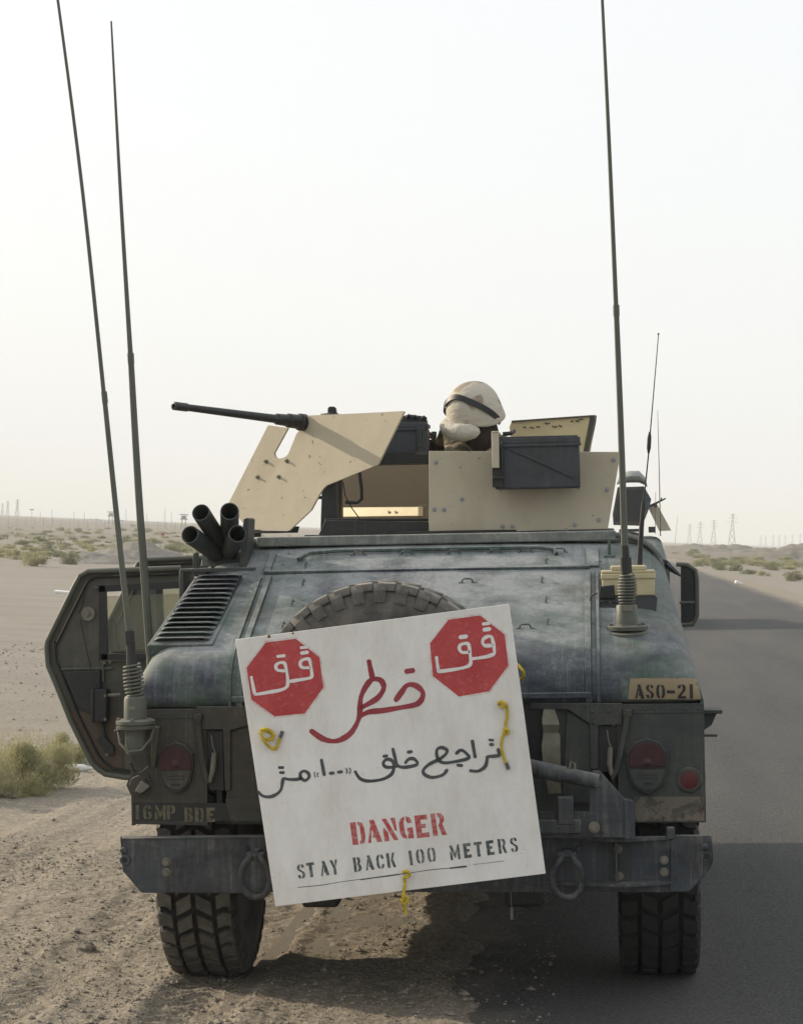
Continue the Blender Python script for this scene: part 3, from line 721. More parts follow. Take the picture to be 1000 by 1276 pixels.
# open rear left door, inner side towards the camera, and the front door behind it
def open_door(Y, front=False):
    out = [(225, 708), (110, 712), (100, 717), (94, 728), (59, 799), (58, 806), (60, 830), (70, 853), (88, 898), (113, 949), (120, 957), (131, 965), (155, 969), (232, 970)]
    base = [L(px, py, 1.7) for px, py in out]
    P = [Vector((p.x, 0, p.z)) for p in base]
    sx = 1.0
    def C(px, py, dy=0): p = L(px, py, 1.7); return Vector((p.x, dy, p.z))
    T = Matrix.Translation((0, Y, 0)) @ (Matrix.Translation((.0 if not front else .075, 0, -.0 if not front else .045)))
    # door skin with window opening: built as a ring of quads
    wout = [C(128, 731), (C(128, 731)), C(222, 731), C(222, 822), C(128, 822)]
    mbd = MB()
    oin = [C(225, 712), C(224, 731)]
    polys = [
        [C(225, 708), C(110, 712), C(100, 717), C(94, 728), C(122, 730), C(225, 727)],
        [C(94, 728), C(59, 799), C(58, 806), C(60, 830), C(122, 830), C(122, 730)],
        [C(60, 830), C(70, 853), C(88, 898), C(113, 949), C(120, 957), C(131, 965), C(155, 969), C(232, 970), C(232, 822), C(122, 824), C(122, 830)],
    ]
    for pl in polys: mbd.prism(pl, (0, .05, 0))
    d = mbd.build('open_door', M['door'], truck, M=T); 
    if not front: tag(d, 'open rear door with a flat armoured window, inner side showing')
    # rolled rim
    mb = MB(); rim = [C(a, b, -.02) for a, b in out]
    mb.tube(rim, .013, 8); mb.build('door_rim', M['antenna'], d, smooth=60)
    mb = MB(); rim2 = [C(a+(9 if a < 200 else 0), b+(7 if b < 800 else -7), -.012) for a, b in out]
    mb.tube(rim2, .006, 6); mb.build('door_seal', M['rubber'], d, smooth=60)
    mb = MB(); mb.prism([C(131, 743, -.004), C(223, 740, -.004), C(223, 812, -.004), C(133, 812, -.004)], (0, .03, 0)); mb.build('window_glass', M['glass'], d)
    mb = MB()
    for a, b in ((( 123, 730), (226, 725)), ((123, 730), (126, 822)), ((126, 815), (226, 814))):
        p, q = C(*a, -.02), C(*b, -.02)
        if abs(p.x-q.x) > abs(p.z-q.z): mb.prism([p+Vector((0, 0, -.03)), q+Vector((0, 0, -.03)), q+Vector((0, 0, .0)), p+Vector((0, 0, .0))], (0, .035, 0))
        else: mb.prism([p, p+Vector((.03, 0, 0)), q+Vector((.03, 0, 0)), q], (0, .035, 0))
    mb.build('window_frame', M['black'], d, bevel=.003)
    mb = MB(); mb.tube([C(117, 732, -.014), C(127, 733, -.014), C(128, 850, -.014)], .006, 6); mb.tube([C(76, 834, -.012), C(140, 833, -.012)], .005, 6); mb.build('door_beading', M['antenna'], d)
    if front: return d
    mb = MB(); mb.prism([C(79, 838, -.03), C(125, 835, -.03), C(126, 900, -.03), C(97, 880, -.03)], (0, .03, 0)); mb.build('door_pocket', M['darkm'], d, bevel=.004)
    mb = MB(); mb.prism([C(85, 885, -.006), C(152, 892, -.006), C(152, 960, -.006), C(128, 958, -.006), C(116, 948, -.006)], (0, .006, 0)); mb.build('door_lower_skin', M['doorlow'], d)
    mb = MB(); mb.prism([C(116, 858, -.07), C(136, 858, -.07), C(136, 899, -.07), C(116, 899, -.07)], (0, .065, 0)); mb.prism([C(117, 857, -.075), C(121, 857, -.075), C(121, 900, -.075), C(117, 900, -.075)], (0, .07, 0)); mb.build('door_lock_box', M['black'], d, bevel=.006)
    mb = MB(); mb.tube([C(128, 900, -.03), C(131, 922, -.03)], .010, 8); mb.prism([C(121, 922, -.04), C(128, 915, -.04), C(142, 930, -.04), C(143, 938, -.04), C(136, 941, -.04)], (0, .03, 0)); mb.build('door_latch_rod', M['darkm'], d)
    mb = MB(); mb.lathe(C(109, 765, -.006), (0, -1, 0), [(0, .034), (.008, .032)], 20); mb.lathe(C(109, 765, -.014), (0, -1, 0), [(0, .012), (.012, .010)], 12); mb.build('door_boss', M['bolt'], d)
    mb = MB(); mb.tube([C(98, 764, -.02), C(101, 758, -.02), C(105, 745, -.02), C(106, 738, -.02)], .003, 5); mb.tube([C(100, 772, -.02), C(107, 806, -.02), C(113, 833, -.02)], .0022, 5); mb.build('door_cable', M['rubber'], d)
    for a, b in ((137, 825), (135, 866), (135, 895), (137, 939), (130, 826)):
        mb = MB(); mb.lathe(C(a, b, -.02 if b < 850 else -.08), (0, -1, 0), [(0, .007), (.006, .006)], 8); mb.build('bolt', M['bolt'], d)
    mb = MB(); mb.tube([C(135, 866, -.05), C(152, 865, -.05)], .008, 8); mb.build('door_handle', M['bolt'], d)
    return d
open_door(1.72); open_door(2.62, True)

# right hand mirror
mb = MB(); mp = lambda a, b: L(a, b, 3.0)
mb.prism([mp(847, 706), mp(855, 706), mp(865, 712), mp(866, 770), mp(861, 775), mp(848, 778)], (0, .05, 0)); mir = mb.build('side_mirror', M['black'], truck, bevel=.006)
mb = MB(); mb.tube([mp(842, 703), mp(856, 704), mp(866, 711), mp(868, 722), mp(868, 768), mp(863, 778), mp(846, 779)], .012, 8); mb.tube([mp(846, 751), mp(867, 751)], .008, 6); mb.build('mirror_bracket', M['antenna'], mir)
# bracket sticking out of the right side
mb = MB(); mb.bx(1.08, 1.17, .30, .42, 1.075, 1.09); mb.prism([(1.085, .33, 1.0), (1.13, .33, 1.03), (1.15, .33, 1.075), (1.085, .33, 1.075)], (0, .06, 0)); mb.bx(1.085, 1.15, .32, .36, .985, .993)
mb.builds('side_step_bracket', M['rear'], truck, bevel=.003)
mb = MB(); mb.lathe((1.083, .35, .83), (1, 0, 0), [(0, .03), (.018, .026)], 14); mb.build('side_reflector', M['red_ref'], truck)

# louvred grille on the left quarter
gp = {}
def lx(y): t = (y-.2)/.6; return -1.036+.067*t, -.800+.032*t
mb = MB(); ya, yb = .175, .80; pts = []
for y in (ya, yb):
    a, b = lx(y); pts.append((a, b, y, zt(y)))
(a0, b0, y0, z0), (a1, b1, y1, z1) = pts
up = Vector((0, -.373, .928))
mb.prism([Vector((a0-.012, y0-.01, z0))+up*.006, Vector((b0+.012, y0-.01, z0))+up*.006, Vector((b1+.012, y1, z1))+up*.006, Vector((a1-.012, y1, z1))+up*.006], -up*.05)
gr = mb.build('louvre_panel', M['body'], truck, bevel=.006); tag(gr, 'sloping ventilation panel with a ladder of curved louvres')
mb = MB(); mb.prism([Vector((a0+.006, y0+.01, z0))+up*.0105, Vector((b0-.006, y0+.01, z0))+up*.0105, Vector((b1-.006, y1-.02, z1))+up*.0105, Vector((a1+.006, y1-.02, z1))+up*.0105], -up*.004)
mb.build('grille_recess_shade', M['black'], gr)  # raised black sheet paints the shade under the louvre lips
NL = 14
for k in range(NL):
    y = .195+(.775-.195)*k/(NL-1); a, b = lx(y); z = zt(y)
    mb = MB(); rs = []
    al = Vector((0, .928, .373))
    for i in range(15):
        t = i/14; x = a+.008+(b-a-.016)*t; e = min(t, 1-t)*14; hh = .0025+.0155*min(1, e/1.7)**.5; bk = .014*(1-min(1, e/1.7))**2
        c = Vector((x, y, z))+al*bk+up*.0100
        rs.append([c-al*.007+up*(hh-.0052), c-al*.0085+up*(hh-.002), c-al*.007+up*hh, c+al*.008+up*(hh*.80), c+al*.026+up*.001, c+al*.026-up*.003, c+al*.008+up*(hh*.80-.006)])
    mb.rings(rs); mb.build('louvre', M['body'], gr, smooth=60)

# rear lower panels
mb = MB(); mb.bx(-.70, .70, .012, .03, .70, 1.145); mb.build('tailgate', M['rear'], truck)
mb = MB(); mb.prism([(.762, -.004, .698), (1.083, -.004, .698), (1.086, -.004, 1.14), (.762, -.004, 1.14)], (0, .03, 0)); mb.bx(.765, 1.082, -.007, -.0045, 1.105, 1.140)
rp = mb.build('rear_corner_panel', M['rear'], truck, bevel=.004)
mb = MB(); mb.prism([(-1.083, -.004, .705), (-.79, -.004, .698), (-.79, -.004, 1.142), (-1.086, -.004, 1.142)], (0, .03, 0)); mb.bx(-1.08, -.80, -.007, -.0045, 1.105, 1.140)
lpn = mb.build('rear_corner_panel', M['rear'], truck, bevel=.004)
rvb = MB(); rvb.lathe((0, 0, 0), (0, -1, 0), [(0, .0055), (.002, .005), (.0035, .002)], 8); rvbm = rvb.mesh('rivet'); rvbm.materials.append(M['rear'])
def put(mesh, name, loc, parent, s=1):
    o = bpy.data.objects.new(name, mesh); COL.objects.link(o); o.parent = parent; o.location = loc; o.scale = (s, s, s); return o
for k in range(8): put(rvbm, 'rivet', (.79+.039*k, -.0075, 1.122), rp)
for k in range(6): put(rvbm, 'rivet', (-1.06+.05*k, -.0075, 1.122), lpn)
# frames and painted-dark recesses either side of the sign
def Lf(a, b, y): return L(a, b, y)
mb = MB()
mb.prism([Lf(660, 876, .0), Lf(775, 876, .0), Lf(775, 903, .0), Lf(745, 904, .0), Lf(745, 958, .0), Lf(735, 958, .0), Lf(734, 902, .0), Lf(707, 884, .0), Lf(660, 884, .0)], (0, -.014, 0))
mb.build('tailgate_frame', M['rear'], truck, bevel=.003)
mb = MB(); mb.prism([Lf(707, 886, .004), Lf(734, 904, .004), Lf(736, 1000, .004), Lf(700, 1000, .004)], (0, -.006, 0)); mb.build('tailgate_skin', M['rear'], truck)
mb = MB(); mb.prism([Lf(746, 905, .010), Lf(774, 905, .010), Lf(774, 962, .010), Lf(746, 962, .010)], (0, -.002, 0)); mb.build('latch_recess_shade', M['black'], truck)  # flat black sheet painted as the shade inside the latch recess
for a, b in ((730, 880), (738, 887), (759, 886), (737, 936), (742, 975), (740, 901), (764, 903)): put(rvbm, 'rivet', Lf(a, b, -.016), rp, 1.3)
mb = MB()
mb.prism([Lf(245, 880, .0), Lf(330, 880, .0), Lf(330, 892, .0), Lf(307, 905, .0), Lf(288, 910, .0), Lf(288, 985, .0), Lf(281, 985, .0), Lf(278, 909, .0), Lf(247, 909, .0)], (0, -.014, 0))
mb.prism([Lf(281, 996, .0), Lf(330, 996, .0), Lf(330, 1024, .0), Lf(288, 1024, .0)], (0, -.012, 0))
mb.build('tailgate_frame', M['rear'], truck, bevel=.003)
mb = MB(); mb.prism([Lf(249, 911, .010), Lf(277, 911, .010), Lf(279, 985, .010), Lf(262, 985, .010)], (0, -.002, 0)); mb.build('latch_recess_shade', M['black'], truck)  # left recess: its shade is a black sheet as well
mb = MB(); mb.prism([Lf(289, 912, .004), Lf(330, 898, .004), Lf(330, 1010, .004), Lf(281, 1010, .004)], (0, -.006, 0)); mb.build('tailgate_skin', M['rear'], truck)
for side, rod, whites in ((1, [(781, 888), (779, 906), (772, 940), (767, 962), (762, 970)], [(760, 932), (759, 952), (762, 966)]), (-1, [(247, 893), (248, 915), (252, 945), (257, 970), (260, 976)], [(267, 938), (265, 960), (261, 975)])):
    mb = MB(); mb.tube([Lf(a, b, -.022) for a, b in rod], [.012, .012, .012, .010, .008], 8)
    mb.tube([Lf(rod[0][0], rod[0][1]-3, -.02), Lf(rod[0][0], rod[0][1]+4, -.02)], .018, 8); rd = mb.build('latch_handle', M['rear'], truck)
    mb = MB(); mb.tube([Lf(a, b, -.02) for a, b in whites], [.010, .011, .008], 8); mb.build('latch_grip', M['bolt'], rd)
    w0 = whites[0]; mb = MB(); mb.tube([Lf(w0[0]+1, w0[1], -.02), Lf(w0[0]-2, w0[1]-8, -.016), Lf(w0[0]-4, w0[1]-22, -.01)], .0025, 5); mb.build('latch_spring', M['bolt'], rd)
# strap beside the sign
mb = MB(); rs = []
for a, b, yy, hw in ((684, 884, -.02, 7), (685, 897, -.03, 10), (686, 903, -.045, 10.5), (686, 913, -.03, 9.5), (687, 916, -.04, 10.5), (686, 930, -.06, 11.5), (687, 950, -.06, 11), (688, 968, -.04, 9), (690, 980, -.035, 8.5), (691, 989, -.03, 8)):
    rs.append([Lf(a-hw, b, yy), Lf(a+hw, b, yy), Lf(a+hw, b, yy+.006), Lf(a-hw, b, yy+.006)])
mb.rings(rs); mb.build('webbing_strap', M['cloth'], truck, smooth=60)
mb = MB(); mb.prism([Lf(658, 884, .008), Lf(676, 884, .008), Lf(676, 950, .008), Lf(660, 950, .008)], (0, -.002, 0)); mb.build('strap_recess_shade', M['black'], truck)  # black sheet on the tailgate painted as shade behind the strap

# lights
def egg(cx, cz, rx, rzu, rzd, n=40, lug=0.0):
    """shield outline: round above, drawn out below; rzu = half height"""
    out = []; c0 = cz+rzu-rx; lo = 2*rzu-rx
    for k in range(n):
        a = 2*math.pi*k/n; s = math.sin(a); c = math.cos(a); l = 0
        if lug:
            for q in (90, 22, 158, -40, -140, -90):
                d = (math.degrees(a)-q+180) % 360-180; l += lug*math.exp(-(d/5.0)**2)
        x = rx*(c if s > 0 else math.copysign(abs(c)**.85, c))
        out.append((cx+x+l*c, c0+(rx*s if s > 0 else lo*s)+l*s))
    return out
def tail_light(px, py, hw, hh, label):
    c = L(px, py, -.01); cx, cz = c.x, c.z
    rx = hw/2/332; rz = hh/2/332
    mb = MB(); o = [(cx+rx*1.42*math.cos(2*math.pi*k/40), cz+.008+rx*1.42*math.sin(2*math.pi*k/40)) for k in range(40)]
    mb.prism([(x, -.0045, z) for x, z in o], (0, -.0025, 0))
    b = mb.build('tail_light', M['rear'], truck); tag(b, label)
    mb = MB(); o = egg(cx, cz, rx, rz, rz, 72, .006); mb.prism([(x, -.007, z) for x, z in o], (0, -.022, 0)); mb.build('light_housing', M['rear'], b, bevel=.003)
    mb = MB(); o = egg(cx, cz, rx*.96, rz*.95, rz*.95, 60, .004); o2 = egg(cx, cz, rx*.9, rz*.89, rz*.89, 60, 0); 
    mb.prism([(x, -.029, z) for x, z in o], (0, -.002, 0)); mb.build('light_seal', M['black'], b)
    zc_ = cz-.012; up = [(x, z) for x, z in o2 if z > zc_]; lo = [(x, z) for x, z in o2 if z <= zc_+.004]
    mb = MB(); mb.prism([(x, -.031, z) for x, z in sorted(up, key=lambda q: math.atan2(q[1]-zc_-.01, q[0]-cx))], (0, -.004, 0)); mb.build('red_lens', M['lensred'], b, bevel=.002)
    mb = MB(); mb.lathe((cx, -.0352, cz+.012), (0, -1, 0), [(0, .021), (.002, .021), (.002, .017), (.0035, .012), (.006, .004)], 20); mb.build('lens_centre', M['lensred'], b)
    mb = MB(); mb.prism([(x, -.031, z) for x, z in sorted(lo, key=lambda q: math.atan2(q[1]-cz+.03, q[0]-cx))], (0, -.003, 0)); mb.build('blackout_lens', M['rear'], b, bevel=.002)
    mb = MB(); mb.bx(cx-.035, cx+.035, -.0345, -.036, cz-.030, cz-.034); mb.bx(cx-.035, cx+.035, -.0345, -.036, cz-.042, cz-.046); mb.bx(cx-.016, cx+.018, -.0345, -.037, cz-.068, cz-.060); mb.build('lens_bars', M['darkm'], b)
    return b
tail_light(806, 954, 51, 66, 'right tail light in a large round mounting plate')
tail_light(220, 956, 45, 62, 'left tail light, partly shaded by the aerial mount')
mb = MB(); c = L(858.5, 972, -.01); mb.lathe((c.x, -.005, c.z), (0, -1, 0), [(0, .048), (.006, .048), (.010, .042), (.010, .038)], 24); rr = mb.build('round_reflector', M['rear'], truck)
mb = MB(); mb.lathe((c.x, -.012, c.z), (0, -1, 0), [(0, .036), (.004, .034), (.006, .02)], 24); mb.build('reflector_disc', M['red_ref'], rr)
# trailer socket
mb = MB(); c = L(174, 978, -.01); mb.lathe((c.x, -.004, c.z), (0, -1, 0), [(0, .05), (.014, .05), (.014, .040), (.03, .036)], 8); ts = mb.build('trailer_socket', M['rear'], truck, smooth=20)
mb = MB(); a = [L(168, 986, -.05), L(176, 973, -.05), L(186, 980, -.05), L(180, 986, -.05), L(175, 989, -.05)]; mb.prism(a, (0, .02, 0)); mb.build('socket_tag', M['bolt'], ts, bevel=.002)
mb = MB(); c = L(174, 976, -.03); mb.tube([L(184, 940, -.12), L(186, 955, -.10), L(176, 963, -.07), L(168, 962, -.06), L(162, 950, -.08)], .0035, 6); mb.builds('socket_cable', M['rubber'], ts)

# rusty lower strip on the right panel
mb = MB(); mb.prism([L(790, 993, -.004), L(877, 993, -.004), L(877, 1023, -.004), L(782, 1024, -.004)], (0, -.003, 0)); mb.build('rusty_mud_strip', paint('flaking_dusty_strip', [(.10, .09, .07), (.03, .032, .028)], (.22, .20, .16), .7, .8, 22, .5, chips=.9, side=.6), truck)

# bumper
mb = MB(); B = lambda a, b, y=-.10: L(a, b, y)
mb.prism([B(150, 1045), B(335, 1043), B(335, 1114), B(176, 1113), B(152, 1085)], (0, .014, 0))
mb.prism([B(150, 1045), B(335, 1043), B(335, 1040, -.0), B(150, 1042, -.0)], (0, 0, -.008))
bp = mb.build('rear_bumper', M['steel'], truck, bevel=.004)
mb = MB(); mb.prism([B(336, 1043, -.09), B(835, 1043, -.09), B(835, 1112, -.09), B(336, 1112, -.09)], (0, .014, 0)); mb.build('bumper_channel', M['steel'], bp)
mb = MB(); mb.prism([B(835, 1041), B(886, 1041), B(888, 1056), B(888, 1076), B(883, 1084), B(879, 1090), B(866, 1104), B(858, 1112), B(834, 1112)], (0, .016, 0)); mb.build('bumper_end_plate', M['steel'], bp, bevel=.004)
def flange(z, th):
    mb = MB(); mb.prism([(.40, -.092, z), (.53, -.115, z), (.72, -.165, z), (.80, -.165, z), (.93, -.115, z), (.952, -.10, z), (.952, -.09, z), (.40, -.09, z)], (0, 0, th)); return mb
zt1 = L(780, 1047, -.12).z; zb1 = L(780, 1103, -.12).z
flange(zt1, .01).build('bumper_flange', M['steel'], bp); flange(zb1, .01).build('bumper_flange', M['steel'], bp)
mb = MB(); mb.bx(.745, .755, -.155, -.09, zb1+.01, zt1); mb.bx(.755, .80, -.1, -.092, zb1+.01, zt1); mb.build('bumper_web', M['rear'], bp, bevel=.002)
mb = MB(); c = L(835, 1040, -.1); mb.box((c.x, -.1, c.z+.005), (.03, .03, .045)); mb.build('bumper_block', M['steel'], bp, bevel=.005)
def bolt(px, py, y, r, parent, m='bolt'):
    c = L(px, py, y); mb = MB(); mb.lathe(c, (0, -1, 0), [(0, r*1.5), (.003, r*1.5)], 16); mb.lathe(c+Vector((0, -.003, 0)), (0, -1, 0), [(0, r), (.012, r*.95)], 6); mb.build('bolt', M[m], parent, smooth=20)
for a, b in ((207, 1074), (207, 1087), (305, 1057), (827, 1072), (827, 1087), (770, 1058), (771, 1092), (722, 1058)): bolt(a, b, -.10 if a < 700 or a > 800 else -.10, .011, bp, 'steel' if a in (305, 722) else 'bolt')
for px, py in ((156, 1072), (880, 1068)):
    c = L(px, py, -.1); mb = MB(); mb.lathe(c, (0, -1, 0), [(-.002, .020), (.008, .019), (.008, .011), (-.001, .010)], 18, cap=False); mb.build('bumper_eyelet', M['steel'], bp)
    mb = MB(); mb.lathe(c+Vector((0, -.001, 0)), (0, -1, 0), [(0, .0105), (.0015, .0105)], 16); mb.build('eyelet_hole_shade', M['black'], bp)  # black disc painted as the shade inside the eyelet
    mb = MB(); c = L(px-2 if px < 500 else px-2, py-12, -.1); mb.lathe(c, (0, -1, 0), [(0, .014), (.01, .012), (.014, .006)], 12); mb.build('bolt', M['steel'], bp)
def shackle(px, py):
    c = L(px, py, -.16)     # top pin
    mb = MB(); pts = []
    for k in range(17):
        a = math.pi*(.5+.34) + (2*math.pi-2*math.pi*.34)*k/16
        a = math.radians(118+304*k/16)
        r = .060; pts.append(Vector((c.x+r*.92*math.cos(a), -.16-.01*math.sin(a), c.z-.080+r*1.25*math.sin(a))))
    pts = [Vector((c.x-.016, -.15, c.z+.004))]+pts+[Vector((c.x+.016, -.15, c.z+.004))]
    mb.tube(pts, [.0125]*len(pts), 10); s = mb.build('towing_shackle', M['steel'], bp, smooth=60)
    mb = MB(); mb.lathe((c.x-.035, -.15, c.z), (1, 0, 0), [(0, .015), (.07, .015)], 12); mb.bx(c.x-.014, c.x+.014, -.16, -.09, c.z-.02, c.z+.02); mb.build('shackle_pin', M['steel'], bp, bevel=.003)
shackle(318, 1067); shackle(706, 1067)
# spare wheel carrier, right of the sign
mb = MB(); C = lambda a, b, y=-.20: L(a, b, y)
mb.prism([C(672, 1012), C(734, 1012), C(735, 968), C(738, 961), C(747, 961), C(777, 995), C(777, 1044), C(672, 1042)], (0, .012, 0))
mb.prism([C(777, 995), C(777, 1044), C(787, 1045, -.10), C(787, 998, -.10)], (.012, 0, 0))
mb.prism([C(777, 996, -.205), C(788, 998, -.205), C(787, 1046, -.205), C(777, 1045, -.205)], (0, .01, 0))
ca = mb.build('spare_wheel_carrier', M['steel'], truck, bevel=.004)
mb = MB(); mb.tube([C(560, 935), C(704, 966)], .031, 16); mb.tube([C(700, 965), C(716, 969)], .025, 14); mb.tube([C(710, 967), C(745, 974)], .028, 14); mb.tube([C(745, 974, -.2), C(745, 975, -.1)], .03, 12); mb.builds('carrier_tube', M['steel'], ca)
mb = MB(); mb.box(C(704, 1010), (.06, .05, .10)); mb.box(C(690, 1030), (.2, .04, .05)); mb.builds('carrier_block', M['steel'], ca, bevel=.005)
bolt(743, 976, -.21, .014, ca, 'steel'); bolt(740, 1031, -.21, .014, ca); bolt(750, 1038, -.205, .004, ca, 'black')
mb = MB(); c = C(704, 960, -.2); mb.tube([C(707, 968, -.2), C(711, 948, -.19), C(716, 952, -.19), C(716, 966, -.2)], .004, 6); mb.build('carrier_pin', M['bolt'], ca)
# chassis, axle, exhaust
mb = MB()
for s in (-1, 1): mb.bx(s*.36, s*.46, -.06, 4.4, .50, .62)
mb.bx(-.4, .4, .6, .85, .42, .62); mb.bx(-.46, .46, -.06, .02, .48, .66)
mb.builds('chassis_frame', M['darkm'], truck, bevel=.01)
mb = MB()
for s in (-1, 1):
    for yc in (.72, 3.95):
        mb.tube([(s*.30, yc-.22, .44), (s*.78, yc, .40), (s*.30, yc+.22, .44)], .028, 8); mb.tube([(s*.34, yc, .5), (s*.80, yc, .5)], .03, 8); mb.tube([(s*.5, yc-.08, .42), (s*.46, yc-.05, .72)], .045, 10)
mb.builds('suspension_arms', M['darkm'], truck)
mb = MB(); mb.tube([(.1, 1.4, .42), (.34, .9, .40), (.40, .25, .38), (.44, .1, .38)], .035, 10); mb.build('exhaust_pipe', M['darkm'], truck)
mb = MB(); mb.bx(-.44, -.30, .02, .14, .38, .49); mb.bx(.33, .47, .02, .12, .38, .47); mb.builds('frame_mount', M['darkm'], truck, bevel=.015)
mb = MB(); c = L(636, 1112, -.09); d = L(637, 1131, -.09); mb.tube([c, d], .0016, 5); mb.tube([d, d+Vector((0, 0, -.045))], .006, 8); mb.build('hanging_cord', M['bolt'], truck)

# wheels
def make_tyre(R=.468, W=.315, block=True, nrow=34):
    """tyre around the x axis, centred on the origin; tread attribute = 1 on block tops"""
    mb = MB(); prof = []
    hw = W/2
    P_ = [(-hw*.80, R*.53), (-hw*.98, R*.66), (-hw*1.0, R*.80), (-hw*.93, R*.90), (-hw*.84, R*.945), (0, R*.958), (hw*.84, R*.945), (hw*.93, R*.90), (hw*1.0, R*.80), (hw*.98, R*.66), (hw*.80, R*.53)]
    n = 64; rs = []
    for x, r in P_: rs.append([Vector((x, r*math.cos(2*math.pi*k/n), r*math.sin(2*math.pi*k/n))) for k in range(n)])
    mb.rings(rs, False, False); nb0 = len(mb.f)
    def pt(x, s, r): a = s; return (x, r*math.cos(a), r*math.sin(a))
    pitch = 2*math.pi/nrow
    if block:
        cols = [(-.93, -.55, .30, .16), (-.46, -.05, .10, .52), (.05, .46, .52, .10), (.55, .93, .16, .30)]
        for k in range(nrow):
            a0 = k*pitch
            for ci, (u0, u1, s0, s1) in enumerate(cols):
                x0, x1 = u0*hw, u1*hw; off = 0 if ci in (1, 2) else .25
                h0 = a0+(s0+off)*pitch; h1 = a0+(s1+off)*pitch; hh = .70*pitch; xm = (x0+x1)/2; hmid = (h0+h1)/2+(.10*pitch if ci in (0, 3) else 0)
                def rr(x): return R*(1.0-.02*abs(x/hw)**3)
                base = [(x0, h0), (xm, hmid), (x1, h1), (x1, h1+hh), (xm, hmid+hh), (x0, h0+hh)]
                n0 = len(mb.v)
                cxm = (x0+x1)/2; cam_ = (min(h0, h1)+max(h0, h1)+hh)/2
                for x, a in base: mb.v.append(pt(x, a, R*.93))
                for x, a in base:
                    xx = cxm+(x-cxm)*.92; aa = cam_+(a-cam_)*.93; mb.v.append(pt(xx, aa, rr(xx)))
                mb.f.append(tuple(n0+6+i for i in range(6)))
                for i in range(6): j = (i+1) % 6; mb.f.append((n0+i, n0+j, n0+6+j, n0+6+i))
            for s in (-1, 1):       # shoulder lugs
                n0 = len(mb.v); a = a0+.30*pitch
                for x, r in ((s*hw*.86, R*.985), (s*hw*.99, R*.93), (s*hw*1.015, R*.84), (s*hw*.95, R*.84)):
                    mb.v.append(pt(x, a, r)); mb.v.append(pt(x, a+.55*pitch, r))
                mb.f += [(n0, n0+1, n0+3, n0+2), (n0+2, n0+3, n0+5, n0+4), (n0, n0+2, n0+4, n0+6), (n0+1, n0+7, n0+5, n0+3)]
    me = mb.mesh('tyre'); me.materials.append(M['tyre']); me.shade_smooth(); me.set_sharp_from_angle(angle=rad(30))
    at = me.attributes.new('tread', 'FLOAT', 'POINT')
    vals = [1.0 if math.hypot(v.co.y, v.co.z) > R*.965 else (.55 if abs(v.co.x) > hw*.9 else .08) for v in me.vertices]
    at.data.foreach_set('value', vals)
    return me
TY = make_tyre(); TYD = TY.copy(); TYD.materials.clear(); TYD.materials.append(M['tyredark'])
rimb = MB(); 
rimb.lathe((0, 0, 0), (1, 0, 0), [(-.12, .235), (-.13, .255), (-.10, .235), (-.02, .20), (-.02, .06), (-.05, .05), (-.05, .001)], 32)
rimb.lathe((0, 0, 0), (1, 0, 0), [(.12, .235), (.13, .255), (.10, .235), (.05, .20), (.06, .10), (.09, .09), (.09, .001)], 32)
RM = rimb.mesh('rim'); RM.materials.append(M['darkm']); RM.shade_smooth(); RM.set_sharp_from_angle(angle=rad(35))
for i, (x, y, sgn) in enumerate(((-.905, .72, -1), (.915, .72, 1), (-.91, 3.95, -1), (.91, 3.95, 1))):
    o = bpy.data.objects.new('wheel', RM); COL.objects.link(o); o.parent = truck; o.matrix_local = Matrix.Translation((x, y, .462)) @ Matrix.Rotation(0 if sgn > 0 else math.pi, 4, 'Z') @ Matrix.Rotation(rad(7*i), 4, 'X')
    t = bpy.data.objects.new('tyre', TY if sgn < 0 else TYD); COL.objects.link(t); t.parent = o
# spare wheel: its rolling axis along y
sp = bpy.data.objects.new('spare_wheel', RM); COL.objects.link(sp); sp.parent = truck
c = L(478, 884, -.26); SPM = Matrix.Translation((c.x, -.235, c.z+.002)) @ Matrix.Rotation(rad(90), 4, 'Z'); sp.matrix_local = SPM
tag(sp, 'spare wheel carried upright behind the white sign')
TYS = TY.copy(); TYS.materials.clear(); TYS.materials.append(M['tyredust']); t = bpy.data.objects.new('tyre', TYS); COL.objects.link(t); t.parent = sp
mb = MB(); mb.lathe((c.x, -.40, c.z), (0, 1, 0), [(0, .24), (.03, .25), (.3, .24)], 32); mb.build('spare_hub', M['darkm'], sp, M=SPM.inverted())

# aerials
def spring(mb, p0, p1, r, turns, wr=.0035):
    p0 = Vector(p0); p1 = Vector(p1); ax = (p1-p0); u = ax.normalized().orthogonal(); v = ax.normalized().cross(u); n = turns*12
    mb.tube([p0+ax*(k/n)+(u*math.cos(2*math.pi*k/12)+v*math.sin(2*math.pi*k/12))*(r(k/n) if callable(r) else r) for k in range(n+1)], wr, 6)
def whip(mb, pts, Y, rs):
    P3 = [L(a, b, Y) for a, b in pts]; P3 = catmull(P3, 5)
    k = len(P3)-1; mb.tube(P3, [rs[0]+(rs[1]-rs[0])*i/k for i in range(k+1)], 8)
